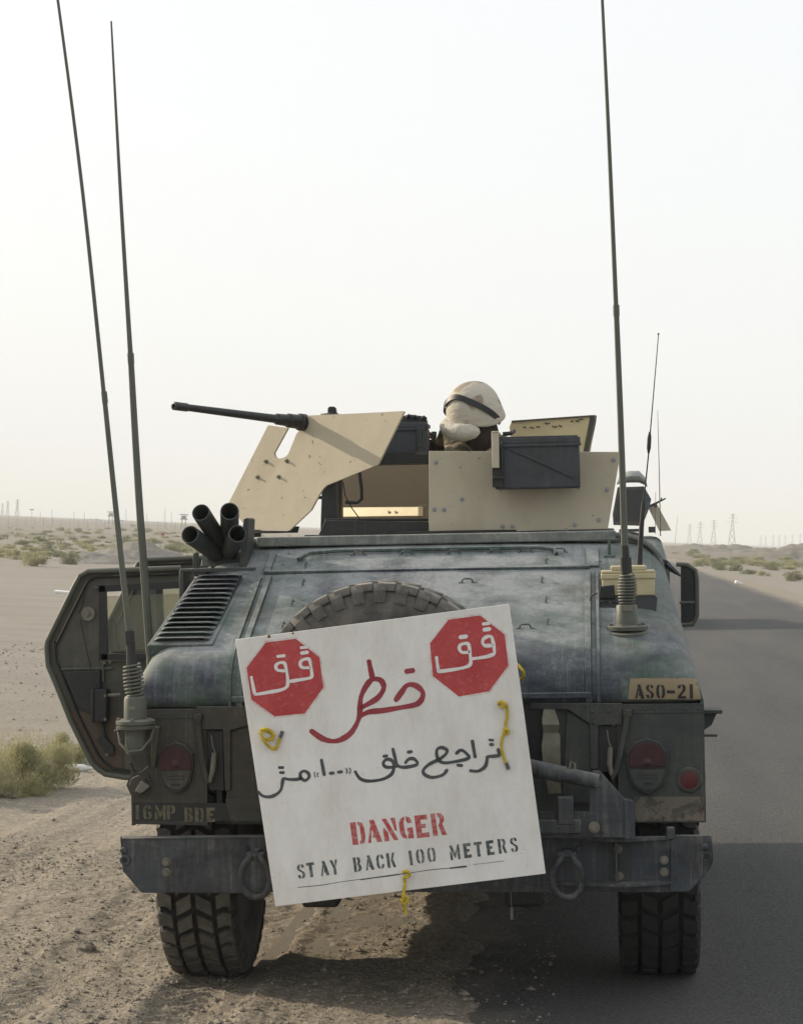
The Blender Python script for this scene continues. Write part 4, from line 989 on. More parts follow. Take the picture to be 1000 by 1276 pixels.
# left rear
Y = -.12
mb = MB(); c = L(169, 904, Y); mb.lathe((c.x, Y, c.z-.012), (0, 0, 1), [(0, .072), (.010, .074), (.012, .066), (.016, .066), (.018, .074), (.030, .074), (.036, .06)], 28)
mb.lathe((c.x, Y, c.z+.015), (0, 0, 1), [(0, .044), (.085, .042), (.094, .038), (.096, .02)], 24)
mb.lathe((c.x, Y, c.z-.105), (0, 0, 1), [(0, .036), (.03, .040), (.095, .040)], 20)
aa = mb.build('whip_aerial', M['antenna'], truck); tag(aa, 'tall left rear whip aerial on a flanged spring base')
mb = MB(); mb.tube([(c.x-.066, Y, c.z-.01), (c.x-.055, Y-.02, c.z-.065), (c.x-.02, Y-.045, c.z-.095), (c.x+.03, Y-.045, c.z-.09), (c.x+.06, Y-.01, c.z-.05), (c.x+.07, Y, c.z)], .007, 6)
mb.prism([(c.x+.055, -.11, c.z-.01), (c.x+.085, -.11, c.z-.01), (c.x+.05, -.02, c.z-.17), (c.x+.035, -.02, c.z-.17)], (0, .02, 0))
mb.bx(c.x-.075, c.x-.055, -.16, -.0, c.z-.02, c.z-.012); mb.bx(c.x-.07, c.x+.07, -.10, .0, c.z-.022, c.z-.013); mb.builds('aerial_bracket', M['antenna'], aa, bevel=.003)
for dx, dy in ((-.06, -.02), (.058, -.03), (.0, -.064)):
    mb = MB(); mb.lathe((c.x+dx, Y+dy, c.z+.02), (0, 0, 1), [(0, .009), (.010, .008)], 6); mb.build('bolt', M['bolt'], aa)
mb = MB(); p0 = Vector((c.x, Y, c.z+.105)); p1 = L(164.5, 828, Y); spring(mb, p0, p1, lambda t: .021+.004*math.sin(math.pi*t), 9, .0045); mb.build('aerial_spring', M['antenna'], aa); mb = MB(); mb.tube([p0, p1], .015, 10); mb.build('spring_core', M['black'], aa)
mb = MB(); mb.tube([p1, L(163.5, 815, Y)], [.021, .019], 10); mb.tube([L(163.5, 815, Y), L(163, 803, Y)], .017, 10); mb.tube([L(162.5, 803, Y), L(161, 786, Y)], .020, 6); mb.build('aerial_socket', M['darkm'], aa, smooth=30)
mb = MB(); whip(mb, [(161.5, 792), (147, 660), (130, 495)], Y, (.0125, .0095)); whip(mb, [(130, 497), (103, 240), (72, 0), (40, -220)], Y, (.0085, .004)); mb.tube([L(131, 502, Y), L(129.5, 488, Y)], .0115, 8); mb.build('aerial_rod', M['antenna'], aa)
mb = MB(); mb.prism([(c.x-.016, Y-.0441, c.z+.062), (c.x+.008, Y-.0441, c.z+.062), (c.x+.008, Y-.0441, c.z+.076), (c.x-.016, Y-.0441, c.z+.076)], (0, .004, 0)); mb.build('data_plate', M['bolt'], aa)
# second left aerial on the side
Y = .9
mb = MB(); c = L(187, 812, Y); mb.lathe((c.x, Y, 1.02), (0, 0, 1), [(0, .05), (.02, .05), (.022, .035), (.12, .033), (.125, .02), (c.z-1.02, .016)], 16); mb.bx(c.x, -1.07, Y-.04, Y+.04, 1.0, 1.02); a2 = mb.build('whip_aerial', M['antenna'], truck); tag(a2, 'whip aerial mounted on the left flank behind the open door')
mb = MB(); whip(mb, [(187, 815), (173, 620), (163, 448)], Y, (.019, .013)); whip(mb, [(163, 450), (150, 240), (138.5, 26)], Y, (.0115, .004)); mb.tube([L(163.3, 453, Y), L(162.6, 440, Y)], .0145, 8); mb.build('aerial_rod', M['antenna'], a2)
# right shoulder aerial
pb, nb = H(781, 784); Y = pb.y+.02; base = Vector((pb.x, Y, pb.z-.005))
mb = MB(); mb.lathe(base+Vector((0, 0, -.004)), (0, -.15, 1), [(-.03, .098), (.004, .094), (.006, .080)], 32); mb.lathe(base, (0, 0, 1), [(0, .078), (.014, .080), (.018, .072), (.019, .046), (.022, .0425), (.094, .041), (.099, .037), (.100, .01)], 28)
a3 = mb.build('whip_aerial', M['antenna'], truck); tag(a3, 'tall whip aerial on the right rear shoulder in front of the cream box')
for k in range(6):
    a = k*math.pi/3+.3; mb = MB(); mb.lathe(base+Vector((.064*math.cos(a), .064*math.sin(a), .017)), (0, 0, 1), [(0, .009), (.009, .008)], 6); mb.build('bolt', M['antenna'], a3)
sc_ = 1
def zpix(px, py): return L(px, py, Y)
p0 = base+Vector((0, 0, .099)); p1 = zpix(781.5, 716)
mb = MB(); spring(mb, p0, p1, lambda t: .0185+.007*math.sin(math.pi*t), 10, .0042); mb.build('aerial_spring', M['antenna'], a3); mb = MB(); mb.tube([p0, p1], [.016, .014], 10); mb.build('spring_core', M['black'], a3)
mb = MB(); mb.tube([p1, zpix(780, 712)], .022, 10); mb.tube([zpix(780, 713), zpix(779, 695)], .0225, 6); mb.tube([zpix(779, 696), zpix(778, 680)], [.017, .015], 10); mb.build('aerial_socket', M['darkm'], a3, smooth=30)
mb = MB(); whip(mb, [(778, 684), (773, 530), (767.5, 388)], Y, (.014, .0105)); whip(mb, [(767.5, 391), (759, 190), (750, 0), (740, -210)], Y, (.0095, .0045)); mb.tube([zpix(767.7, 394), zpix(767.3, 380)], .0125, 8); mb.build('aerial_rod', M['antenna'], a3)
mb = MB(); q = base+Vector((0, -.0425, .085)); mb.bx(q.x-.022, q.x+.022, q.y-.002, q.y+.002, q.z-.01, q.z+.012); mb.build('data_plate', M['bolt'], a3)
# thin aerial with loading coil
Y = .80; pz = top(L(796, 705, Y).x, Y)[0]
mb = MB(); mb.tube([pz-Vector((0, 0, .01)), L(797, 690, Y), L(799, 655, Y), L(801.5, 625, Y)], [.012, .011, .010, .008], 8)
a4 = mb.build('whip_aerial', M['darkm'], truck); tag(a4, 'thin short aerial with a dark loading coil, behind the tallest right aerial')
mb = MB(); mb.tube([L(801.5, 627, Y), L(808, 562, Y)], .0030, 6); mb.tube([L(808, 560, Y), L(820, 417, Y)], [.0028, .0018], 6); mb.tube([L(820, 417, Y), L(820, 415, Y)], .004, 6); mb.build('aerial_rod', M['darkm'], a4)
mb = MB(); mb.tube([L(807.6, 565, Y), L(808, 558, Y), L(808.7, 545, Y), L(809.2, 538, Y)], [.004, .0085, .0085, .004], 8); mb.build('loading_coil', M['black'], a4)

# smoke grenade launcher
Y = .86
mb = MB(); S = lambda a, b, y=Y: L(a, b, y)
mb.prism([S(224, 709), S(318, 707), S(318, 714), S(224, 713)], (0, .24, 0))
mb.prism([S(223, 710), S(228, 710), S(230, 752), S(223, 757)], (0, .24, 0))
mb.prism([S(309, 709), S(318, 709), S(318, 742), S(309, 746)], (0, .24, 0))
la = mb.build('grenade_launcher', M['launcher'], truck, bevel=.004); tag(la, 'four tube smoke grenade launcher on a bracket above the louvres')
mb = MB(); mb.prism([S(303, 647, .90), S(308, 645, .90), S(310, 647, .90), S(307, 709, .90), S(298, 709, .90)], (0, .16, 0)); mb.prism([S(240, 690, .98), S(246, 688, .98), S(247, 709, .98), S(240, 709, .98)], (0, .03, 0)); mb.prism([S(252, 688, 1.0), S(300, 688, 1.0), S(302, 706, .93), S(250, 706, .93)], (0, .04, 0)); mb.builds('launcher_cradle', M['launcher'], la, bevel=.003)
for (a, b), (c_, d_), rr in (((250, 638.5), (277, 680), .0375), ((286, 637), (286, 674), .0385), ((236.5, 666), (272, 692), .0375), ((296, 665), (285, 689), .0370)):
    p = S(a, b, .70); q = S(c_, d_, 1.0); ax = (q-p).normalized(); ln = (q-p).length
    mb = MB(); mb.lathe(p, ax, [(.20, .001), (.20, rr*.86), (.004, rr*.86), (0, rr*.90), (0, rr), (.01, rr*1.02), (ln*.7, rr), (ln, rr*.98)], 28, cap=True)
    tb = mb.build('launcher_tube', M['launcher'], la, smooth=35)

# turret on the roof: ring, posts and armour plates
mb = MB(); rc = Vector((.12, 2.12, 1.795))
rs = []
for r, z in ((.66, -.01), (.66, .012), (.60, .016), (.60, .05), (.54, .05), (.54, -.01)):
    rs.append([rc+Vector((r*math.cos(2*math.pi*k/48), r*math.sin(2*math.pi*k/48), z)) for k in range(48)])
mb.rings(rs, False, False, closed=True)
tu = mb.build('gun_turret', M['darkm'], truck, smooth=40); tag(tu, 'roof turret ring with bolted tan armour plates')
mb = MB(); T = lambda a, b, y: L(a, b, y)
mb.prism([T(396, 668, 1.56), T(404, 650, 1.56), T(404, 648, 1.56), T(533, 650, 1.56), T(533, 668, 1.56)], (0, .08, 0)); mb.prism([T(404, 649, 1.60), T(533, 649, 1.60), T(533, 646, 1.60), T(404, 646, 1.60)], (0, .10, 0))
mb.build('turret_rear_channel', M['darkm'], tu, bevel=.004)
mb = MB(); mb.prism([T(401, 600, 1.66), T(418, 597, 1.66), T(420, 660, 1.66), T(399, 660, 1.66)], (0, .09, 0)); mb.tube([T(394, 620, 1.7), T(402, 620, 1.7)], .008, 8); mb.build('turret_post', M['darkm'], tu, bevel=.008)
mb = MB(); mb.prism([T(534, 562, 1.5), T(771, 563, 1.5), T(771, 575, 1.5), T(757, 659, 1.5), T(534, 665, 1.5)], (0, .012, 0)); rpz = mb.build('armour_plate', M['tan'], tu, bevel=.002); tag(rpz, 'bolted tan plate facing backwards with the ammunition can hung on it')
for a, b in ((543, 576), (541, 635), (553, 635), (575, 622), (626, 656), (638, 656), (764, 573), (756, 610), (746, 648), (716, 654), (705, 661)):
    c = T(a, b, 1.5); mb = MB(); mb.lathe(c, (0, -1, 0), [(0, .010), (.002, .010)], 14); mb.lathe(c+Vector((0, -.002, 0)), (0, -1, 0), [(0, .0065), (.007, .006)], 6); mb.build('bolt', M['boltpale'], rpz, smooth=20)
mb = MB(); mb.prism([T(420, 572, 2.68), T(560, 568, 2.68), T(700, 566, 2.68), T(700, 650, 2.68), T(420, 650, 2.68)], (0, .012, 0)); mb.build('armour_plate', M['tan_dark'], tu)
mb = MB(); mb.prism([T(421, 572, 2.05), T(426, 572, 2.05), T(427, 650, 2.05), T(421, 650, 2.05)], (0, .02, 0)); mb.build('turret_stanchion', M['tan_dark'], tu)
mb = MB(); mb.prism([T(425, 632.5, 2.40), T(521, 631.5, 1.98), T(521, 643, 1.96), T(425, 644, 2.38)], (.02, .03, 0)); tb_ = mb.build('turret_brace', M['yellowtan'], tu, bevel=.002)
for a in (484, 492.5):
    c = T(a, 638, 2.12-(a-484)*.0044); mb = MB(); mb.tube([c+Vector((0, 0, .006)), c-Vector((0, 0, .006))], .003, 6); mb.build('brace_slot_shade', M['black'], tb_)  # short black bar painted as the shade in the slot
mb = MB(); mb.prism([T(521, 630, 2.05), T(533, 628, 2.05), T(533, 650, 2.05), T(521, 650, 2.05)], (0, .04, 0)); mb.build('brace_end', M['tan_dark'], tu, bevel=.003)
mb = MB(); mb.tube([T(447, 585, 2.6), T(450, 610, 2.6), T(450, 622, 2.6), T(445, 626, 2.6), T(430, 626, 2.6)], .010, 8); mb.tube([T(427, 600, 2.05), T(430, 618, 2.05), T(438, 633, 2.05), T(449, 648, 2.02)], .003, 5); mb.builds('turret_hose', M['rubber'], tu)
mb = MB(); mb.prism([T(634, 532, 2.35), T(637, 524, 2.35), T(738, 517, 2.35), T(731, 562, 2.38), T(728, 576, 2.38), T(640, 584, 2.38)], (.018, .03, 0)); fp = mb.build('armour_plate', M['yellowtan'], tu, bevel=.003); tag(fp, 'scratched raised tan plate behind the gunner')
mb = MB(); mb.prism([T(735, 518, 2.35), T(740.5, 517, 2.35), T(740, 524, 2.35), T(730, 574, 2.38), T(724, 576, 2.38)], (.01, .05, 0)); mb.prism([T(637, 526, 2.34), T(738, 519, 2.34), T(738, 517, 2.34), T(637, 524, 2.34)], (0, .02, 0)); mb.build('plate_edge', M['door'], fp)
for a, b, l in ((652, 532, 3), (660, 533, 5), (668, 532, 5), (679, 527, 6), (688, 531, 6), (696, 530, 4), (711, 525, 3), (717, 524, 4), (721, 523, 5)):
    c = T(a, b, 2.345); mb = MB(); n0 = Vector((0, -1, 0)); ribbon(mb, [c, c+Vector((l*.0018, 0, random.uniform(-.006, .006))), c+Vector((l*.0036, 0, random.uniform(-.004, .004)))], .006, n0, .003); flat(mb, 'paint_chip', M['darkm'], fp)
mb = MB(); mb.prism([T(655, 664, 1.48), T(683, 660.5, 1.48), T(692, 665, 1.48), T(690, 666, 1.48), T(682, 662.5, 1.48), T(655, 665.5, 1.48)], (0, .05, 0)); mb.build('turret_lock', M['black'], tu)

# ------------------------------------------------------------------ things carried by the truck
def carried(name, base, label, cat, group=None):
    e = empty(name, base, MV); tag(e, label, cat, group); e_off = Matrix.Translation(-Vector(base)); return e, e_off
# machine gun with its shield
root_p = L(375, 526, 1.70); muz = L(216, 505.5, 1.12); gd = (muz-root_p).normalized()
gun, GO = carried('machine_gun', (root_p.x+.25, root_p.y+.2, 1.85), 'heavy machine gun behind a tan steel shield, barrel pointing left above the roof', 'machine gun')
mb = MB(); ax = gd; ln = (muz-root_p).length
mb.lathe(root_p-ax*.02, ax, [(0, .040), (.03, .040), (.035, .033), (.10, .033), (.105, .028), (.17, .026), (.175, .020), (.40, .018), (ln-.06, .0155), (ln-.055, .019), (ln+.018, .019), (ln+.02, .010), (ln+.0, .009)], 20)
mb.build('barrel', M['gun'], gun, M=GO, smooth=35)
pn = gd.copy(); pn.z = -.02; pn.normalize()
pp = root_p.copy() + gd*-.01
S2 = lambda zx, zy: LP(200+zx/2.778, 470+zy/2.777, pp, pn)
arc = [(393, 262), (394, 272), (400, 280), (410, 282), (424, 279), (436, 272), (443, 262)]
outer = [(372, 168), (402, 170), (441, 176)]
p1_ = [(372, 166), (440, 176)] + arc + [(470, 196), (480, 184), (497, 133), (660, 126), (838, 117), (842, 120), (752, 302), (575, 374), (562, 386), (550, 405), (520, 460), (445, 531), (300, 527), (235, 436)]
bk = -pn*.010
ms = MB()
def poly_fill(mb, pts, off):
    """concave polygon prism, triangulated"""
    from mathutils.geometry import tessellate_polygon
    P = [Vector(p) for p in pts]; tri = tessellate_polygon([P]); n = len(P); b = len(mb.v); off = Vector(off)
    mb.v += [tuple(p) for p in P]+[tuple(p+off) for p in P]
    for t in tri: mb.f.append(tuple(b+i for i in t)); mb.f.append(tuple(b+n+i for i in t)[::-1])
    for i in range(n): j = (i+1) % n; mb.f.append((b+i, b+n+i, b+n+j, b+j))
poly_fill(ms, [S2(*q) for q in p1_], bk)
sh = ms.build('gun_shield', M['tan'], gun, M=GO, smooth=25)
for zx, zy in ((366, 292), (438, 290), (337, 346), (410, 345)):
    c = S2(zx, zy); mb = MB(); mb.lathe(c, pn, [(0, .011), (.002, .011)], 12); mb.lathe(c+pn*.002, pn, [(0, .007), (.012, .006)], 6); mb.build('bolt', M['bolt'], sh)
# shield bottom stay
mb = MB(); mb.prism([L(308, 661, 1.95), L(358, 662, 1.83), L(364, 656, 1.83), L(362, 664, 1.83), L(308, 665, 1.95)], (.03, .03, 0)); mb.bx(*(lambda c: (c.x-.02, c.x+.02, c.y, c.y+.03, c.z-.02, c.z+.02))(L(319, 664, 1.98))); mb.build('shield_stay', M['darkm'], gun, M=GO)
# receiver behind the shield
q = gd.to_track_quat('Y', 'Z').to_matrix().to_4x4()
RX = Matrix.Translation(root_p) @ q
mb = MB(); mb.box((0, -.40, -.03), (.075, .68, .11), M=RX); mb.box((0, -.30, .04), (.07, .30, .035), M=RX); mb.build('receiver', M['gun'], gun, M=GO, bevel=.004)
mb = MB(); mb.prism([L(405, 517, 1.9), L(422, 516, 1.9), L(419, 514, 1.9), L(418, 508, 1.9), L(416, 506.5, 1.9), L(410, 506.5, 1.9), L(408, 509, 1.9), L(408, 514, 1.9)], (0, .03, 0)); mb.build('rear_sight', M['gun'], gun, M=GO, bevel=.002)
mb = MB(); mb.prism([L(498, 527, 2.1), L(500, 519, 2.1), L(509, 516, 2.1), L(530, 519, 2.1), L(532, 526, 2.1), L(528, 532, 2.1), L(512, 531, 2.1)], (0, .06, 0)); 
for a, b in ((506, 518), (514, 519), (525, 520)): mb.tube([L(a, b+3, 2.08), L(a+3, b-1, 2.08), L(a+6, b+2, 2.08)], .008, 6)
mb.builds('feed_cover', M['gun'], gun, M=GO, bevel=.003)
mb = MB(); c = L(450, 600, 1.95); mb.tube([(c.x-.12, 1.98, 2.26), (c.x-.14, 2.0, 1.83)], [.03, .035], 12); mb.build('pintle', M['gun'], gun, M=GO)
mb = MB()
for s in (-1, 1): mb.box((s*.05, -.79, -.03), (.022, .10, .03), M=RX); mb.tube([RX @ Vector((s*.05, -.83, -.09)), RX @ Vector((s*.05, -.83, .03))], .013, 8)
mb.builds('spade_grip', M['gun'], gun, M=GO)

def ammo_can(corners, Y, depth, label, latch_left, mat=M['can'], diag=False):
    """corners in pixels: tl, tr, br, bl of the near face"""
    P = [L(a, b, Y) for a, b in corners]; base = (P[3]+P[2])/2 + Vector((0, depth/2, 0))
    e, O = carried('ammunition_can', base, label, 'ammunition can', 'ammunition cans on the turret')
    z0 = (P[2].z+P[3].z)/2; z1 = (P[0].z+P[1].z)/2; x0 = (P[0].x+P[3].x)/2; x1 = (P[1].x+P[2].x)/2; lid = z1-(z1-z0)*.15
    mb = MB(); mb.bx(x0+.005, x1-.004, Y+.004, Y+depth, z0, lid); mb.build('can_body', mat, e, M=O, bevel=.007)
    mb = MB(); mb.bx(x0+.0, x1, Y-.002, Y+depth+.004, lid+.003, z1-.008); mb.bx(x0+.01, x1-.01, Y+.01, Y+depth-.01, z1-.0085, z1); mb.bx(x0, x1+.004, Y-.005, Y+.0, lid-.012, lid+.002); ld = mb.build('can_lid', mat, e, M=O, bevel=.004)
    if diag:
        mb = MB(); w_ = x1-x0; h_ = lid-z0; xs = x0+w_*.13
        mb.prism([(xs, Y+.005, lid-.012), (xs+.012, Y+.005, lid-.012), (x1-.03, Y+.005, z0+.052), (x1-.03, Y+.005, z0+.038)], (0, -.008, 0)); mb.build('pressed_rib', mat, e, M=O, bevel=.002)
    return e, O, (x0, x1, z0, z1, lid)
e, O, (x0, x1, z0, z1, lid) = ammo_can([(614, 542), (724, 544), (722, 608), (614, 609)], 1.30, .15, 'dark ammunition can with a diagonal rib hanging on the tan rear armour plate', True, diag=True)
mb = MB(); mb.bx(x0-.004, x0+.045, 1.286, 1.305, z0+.008, z1-.05); mb.bx(x0+.005, x0+.03, 1.278, 1.288, z0+.09, z1-.03); mb.tube([(x0+.04, 1.28, z1-.02), (x0+.04, 1.28, z0+.07), (x0+.03, 1.28, z0+.05)], .004, 6); mb.bx(x0, x0+.048, 1.272, 1.30, z0+.044, z0+.056); mb.build('can_latch', M['darkm'], e, M=O, bevel=.003)
mb = MB(); q0 = L(612, 539, 1.27); mb.bx(q0.x, q0.x+.032, 1.262, 1.276, q0.z-.155, q0.z+.002); mb.bx(q0.x, q0.x+.032, 1.262, 1.5, q0.z-.006, q0.z+.006); mb.build('hanger_strap', M['tan'], e, M=O, bevel=.003)
mb = MB(); mb.tube([L(626, 541, 1.34), L(636, 540, 1.34), L(640, 537, 1.40)], .010, 6); mb.build('can_handle', M['darkm'], e, M=O)
e, O, (x0, x1, z0, z1, lid) = ammo_can([(466, 524), (534, 528), (532, 576), (462, 576)], 1.93, .16, 'dark ammunition can in a tray beside the gun, right of the gun shield', False)
mb = MB(); a = L(455, 577, 1.92); b = L(540, 579, 1.92); mb.bx(a.x, b.x, 1.905, 2.12, a.z-.006, a.z+.004); mb.bx(a.x, b.x, 1.905, 1.915, a.z+.004, a.z+.05); mb.build('can_tray', M['darkm'], gun, M=GO, bevel=.003)
mb = MB(); a = L(519, 532, 1.92); b = L(530, 566, 1.92); mb.bx(a.x, b.x, 1.912, 1.926, b.z, a.z); mb.bx(a.x+.012, b.x-.015, 1.904, 1.912, b.z+.03, a.z-.02); mb.bx(a.x-.006, b.x+.012, 1.90, 1.93, b.z-.008, b.z+.008); mb.build('can_latch', M['rear'], e, M=O, bevel=.003)

# cream box with black bracket behind the right aerial
yb = .50; a = L(748, 709, yb); b = L(817, 742, yb); base = Vector(((a.x+b.x)/2, yb+.08, b.z-.12))
bx_, BO = carried('equipment_box', base, 'cream plastic box in a black bracket on the right shoulder, behind the tallest aerial', 'box')
mb = MB(); mb.bx(a.x+.004, b.x-.004, yb, yb+.2, b.z, a.z-.03); mb.build('box_body', M['plastic'], bx_, M=BO, bevel=.005)
mb = MB(); mb.bx(a.x, b.x, yb-.006, yb+.21, a.z-.042, a.z-.02); mb.bx(a.x+.002, b.x-.002, yb-.003, yb+.2, a.z-.02, a.z-.008); mb.bx(a.x+.04, b.x-.035, yb+.0, yb+.2, a.z-.008, a.z+.010); mb.build('box_lid', M['plastic'], bx_, M=BO, bevel=.004)
mb = MB(); k0 = L(745, 744, .47); k1 = L(819, 768, .42)
mb.prism([L(745, 745, .47), L(819, 744, .47), L(816, 774, .42), L(808, 776, .41), L(798, 770, .42), L(745, 772, .42)], (0, .04, 0)); mb.prism([L(747, 731, .46), L(765, 729, .46), L(766, 746, .46), L(747, 746, .46)], (0, .05, 0)); mb.bx(a.x, b.x, .47, .7, b.z-.012, b.z-.001); mb.build('box_bracket', M['black'], bx_, M=BO, bevel=.003)
mb = MB(); mb.prism([L(746, 771, .42), L(757, 770, .42), L(768, 766, .42), L(766, 770, .40), L(747, 777, .39)], (0, .03, 0)); mb.prism([L(800, 768, .42), L(817, 770, .41), L(815, 777, .38), L(805, 774, .40)], (0, .03, 0)); mb.builds('bracket_foot', M['antenna'], bx_, M=BO)
for c_, d_ in ((750.5, 751), (760, 751)):
    c = L(c_, d_, .465); mb = MB(); mb.lathe(c, (0, -1, 0), [(0, .008), (.006, .007)], 10); mb.build('bolt', M['bolt'], bx_, M=BO)
mb = MB(); mb.tube([L(744, 739, .46), L(738, 742, .47), L(735, 748, .44), L(736, 744, .45)], .003, 5); mb.tube([L(746, 751, .45), L(760, 748, .455), L(770, 752, .45)], .0025, 5); mb.build('box_wire', M['rubber'], bx_, M=BO)

# ------------------------------------------------------------------ the hanging sign
SY = -.475; NV = Vector((0, -1, 0))
TL, TR, BR, BL = [L(a, b, SY) for a, b in ((293, 797), (634, 752.5), (679.5, 1089), (343, 1130))]
sg, SO = carried('warning_sign', ((BL+BR)/2), 'square white plywood board hung crooked over the spare wheel, painted with two red octagons', 'sign')
mb = MB(); mb.prism([TL, TR, BR, BL], (0, .009, 0)); bo = mb.build('board', M['sign'], sg, M=SO, bevel=.0015)
def SP(ox, oy, k): return lambda zx, zy: L(ox+zx/k, oy+zy/k, SY)
def paintsh(name, mat, shapes, off, parent=bo):
    """shapes: list of ('poly', pts) or ('line', pts, width)"""
    mb = MB(); o = off
    for s in shapes:
        if s[0] == 'poly':
            n = len(mb.v); mb.v += [tuple(p+NV*o) for p in s[1]]; mb.f.append(tuple(range(n, n+len(s[1]))))
        else: ribbon(mb, s[1], s[2], NV, o)
        o += .00025
    return flat(mb, name, mat, parent)
U = 1/352.0
f1 = SP(290, 780, 6.25); f3 = SP(520, 750, 7.692); f2 = SP(380, 800, 6.25); f4 = SP(310, 900, 5.882); f5 = SP(440, 900, 4.762)
for f_, pts_ in ((f1, ((255, 130), (490, 100), (675, 245), (705, 480), (560, 682), (325, 705), (145, 575), (108, 325))), (f3, ((295, 172), (600, 130), (835, 315), (870, 610), (685, 858), (395, 908), (148, 712), (118, 400)))):
    P8 = [f_(*q) for q in pts_]; cc = sum(P8, Vector())/8
    paintsh('overspray', M['overspray'], [('poly', [cc+(q-cc)*1.055 for q in P8])], .0003)
oc1 = paintsh('red_octagon', M['redpaint'], [('poly', [f1(*p) for p in ((255, 130), (490, 100), (675, 245), (705, 480), (560, 682), (325, 705), (145, 575), (108, 325))])], .0006)
oc2 = paintsh('red_octagon', M['redpaint'], [('poly', [f3(*p) for p in ((295, 172), (600, 130), (835, 315), (870, 610), (685, 858), (395, 908), (148, 712), (118, 400))])], .0006)
def lines(f, ls, wpx): return [('line', [f(*p) for p in l], (w2 if w2 else wpx)*U) for l, w2 in ls]
paintsh('white_lettering', M['whitestroke'], lines(f1, [([(350, 238), (400, 232)], 4.2), ([(533, 170), (575, 166)], 4.2), ([(535, 212), (582, 205)], 4.2),
    ([(400, 350), (350, 345), (335, 320), (345, 297), (375, 285), (403, 292), (415, 330), (426, 400), (428, 450), (415, 480), (370, 500), (290, 515), (190, 532), (172, 528), (160, 480), (145, 400)], 0),
    ([(600, 325), (545, 325), (525, 302), (533, 272), (570, 257), (595, 262), (605, 300), (614, 360), (614, 395), (590, 408), (520, 420), (445, 432)], 0)], 4.0), .0012, oc1)
paintsh('white_lettering', M['whitestroke'], lines(f3, [([(408, 340), (468, 331)], 4.6), ([(632, 212), (682, 206)], 4.6), ([(636, 268), (692, 260)], 4.4),
    ([(490, 482), (430, 485), (402, 455), (407, 418), (440, 402), (483, 402), (498, 450), (508, 540), (508, 590), (480, 618), (400, 640), (220, 665), (198, 645), (182, 533)], 0),
    ([(715, 417), (650, 420), (624, 395), (632, 357), (665, 335), (705, 332), (720, 370), (733, 440), (736, 488), (715, 508), (640, 530), (530, 545)], 0)], 4.2), .0012, oc2)
paintsh('red_word', M['redbrush'], lines(f2, [([(497, 152), (510, 215), (525, 285)], 6.4),
    ([(440, 510), (500, 478), (560, 440), (600, 390), (612, 345), (592, 302), (550, 288), (510, 300), (465, 360), (435, 430), (428, 500), (424, 570), (400, 640), (350, 715), (270, 765), (200, 772), (130, 750), (50, 695)], 0),
    ([(430, 575), (500, 545), (600, 535), (750, 510), (860, 488), (905, 450), (917, 400), (890, 360), (840, 333), (790, 340), (755, 385), (708, 450)], 0), ([(790, 229), (838, 222)], 6.8)], 6.5), .0006)
paintsh('dark_word', M['inkdark'], lines(f4, [([(222, 333), (250, 333)], 3.6), ([(230, 370), (255, 370)], 3.6),
    ([(70, 512), (100, 540), (150, 548), (200, 530), (235, 495), (245, 450), (255, 415), (300, 420), (370, 415), (378, 375), (405, 358), (435, 375), (440, 405), (410, 428), (378, 408)], 0),
    ([(482, 368), (479, 385), (488, 402)], 1.3), ([(508, 372), (500, 385), (507, 400)], 1.3), ([(532, 278), (552, 385)], 4.0), ([(595, 375), (620, 372)], 3.6), ([(655, 366), (680, 363)], 3.6),
    ([(712, 340), (721, 358), (715, 375)], 1.4), ([(735, 335), (746, 352), (738, 375)], 1.4)], 4.0), .0006)
paintsh('dark_word', M['inkdark'], lines(f5, [([(12, 295), (40, 335), (90, 350), (170, 340), (220, 315), (238, 285), (240, 250), (225, 225), (195, 222), (178, 243), (190, 265), (225, 268), (258, 262)], 0),
    ([(235, 160), (246, 205), (262, 255), (300, 268), (368, 256), (380, 240), (357, 217), (328, 220), (310, 240)], 0), ([(180, 203), (200, 200)], 3.6), ([(325, 178), (345, 175)], 3.8),
    ([(555, 285), (530, 313), (470, 328), (425, 312), (415, 285), (450, 250), (510, 220), (548, 190), (555, 165), (522, 150), (495, 167), (500, 212), (530, 240), (600, 235), (680, 215), (677, 192), (640, 165), (612, 185)], 0),
    ([(620, 255), (642, 257)], 4.2), ([(706, 112), (722, 205)], 4.4), ([(695, 288), (740, 290), (780, 265), (793, 225), (797, 205), (862, 197), (858, 162)], 0), ([(808, 105), (828, 107)], 3.4), ([(812, 132), (828, 133)], 3.4)], 4.1), .0006)
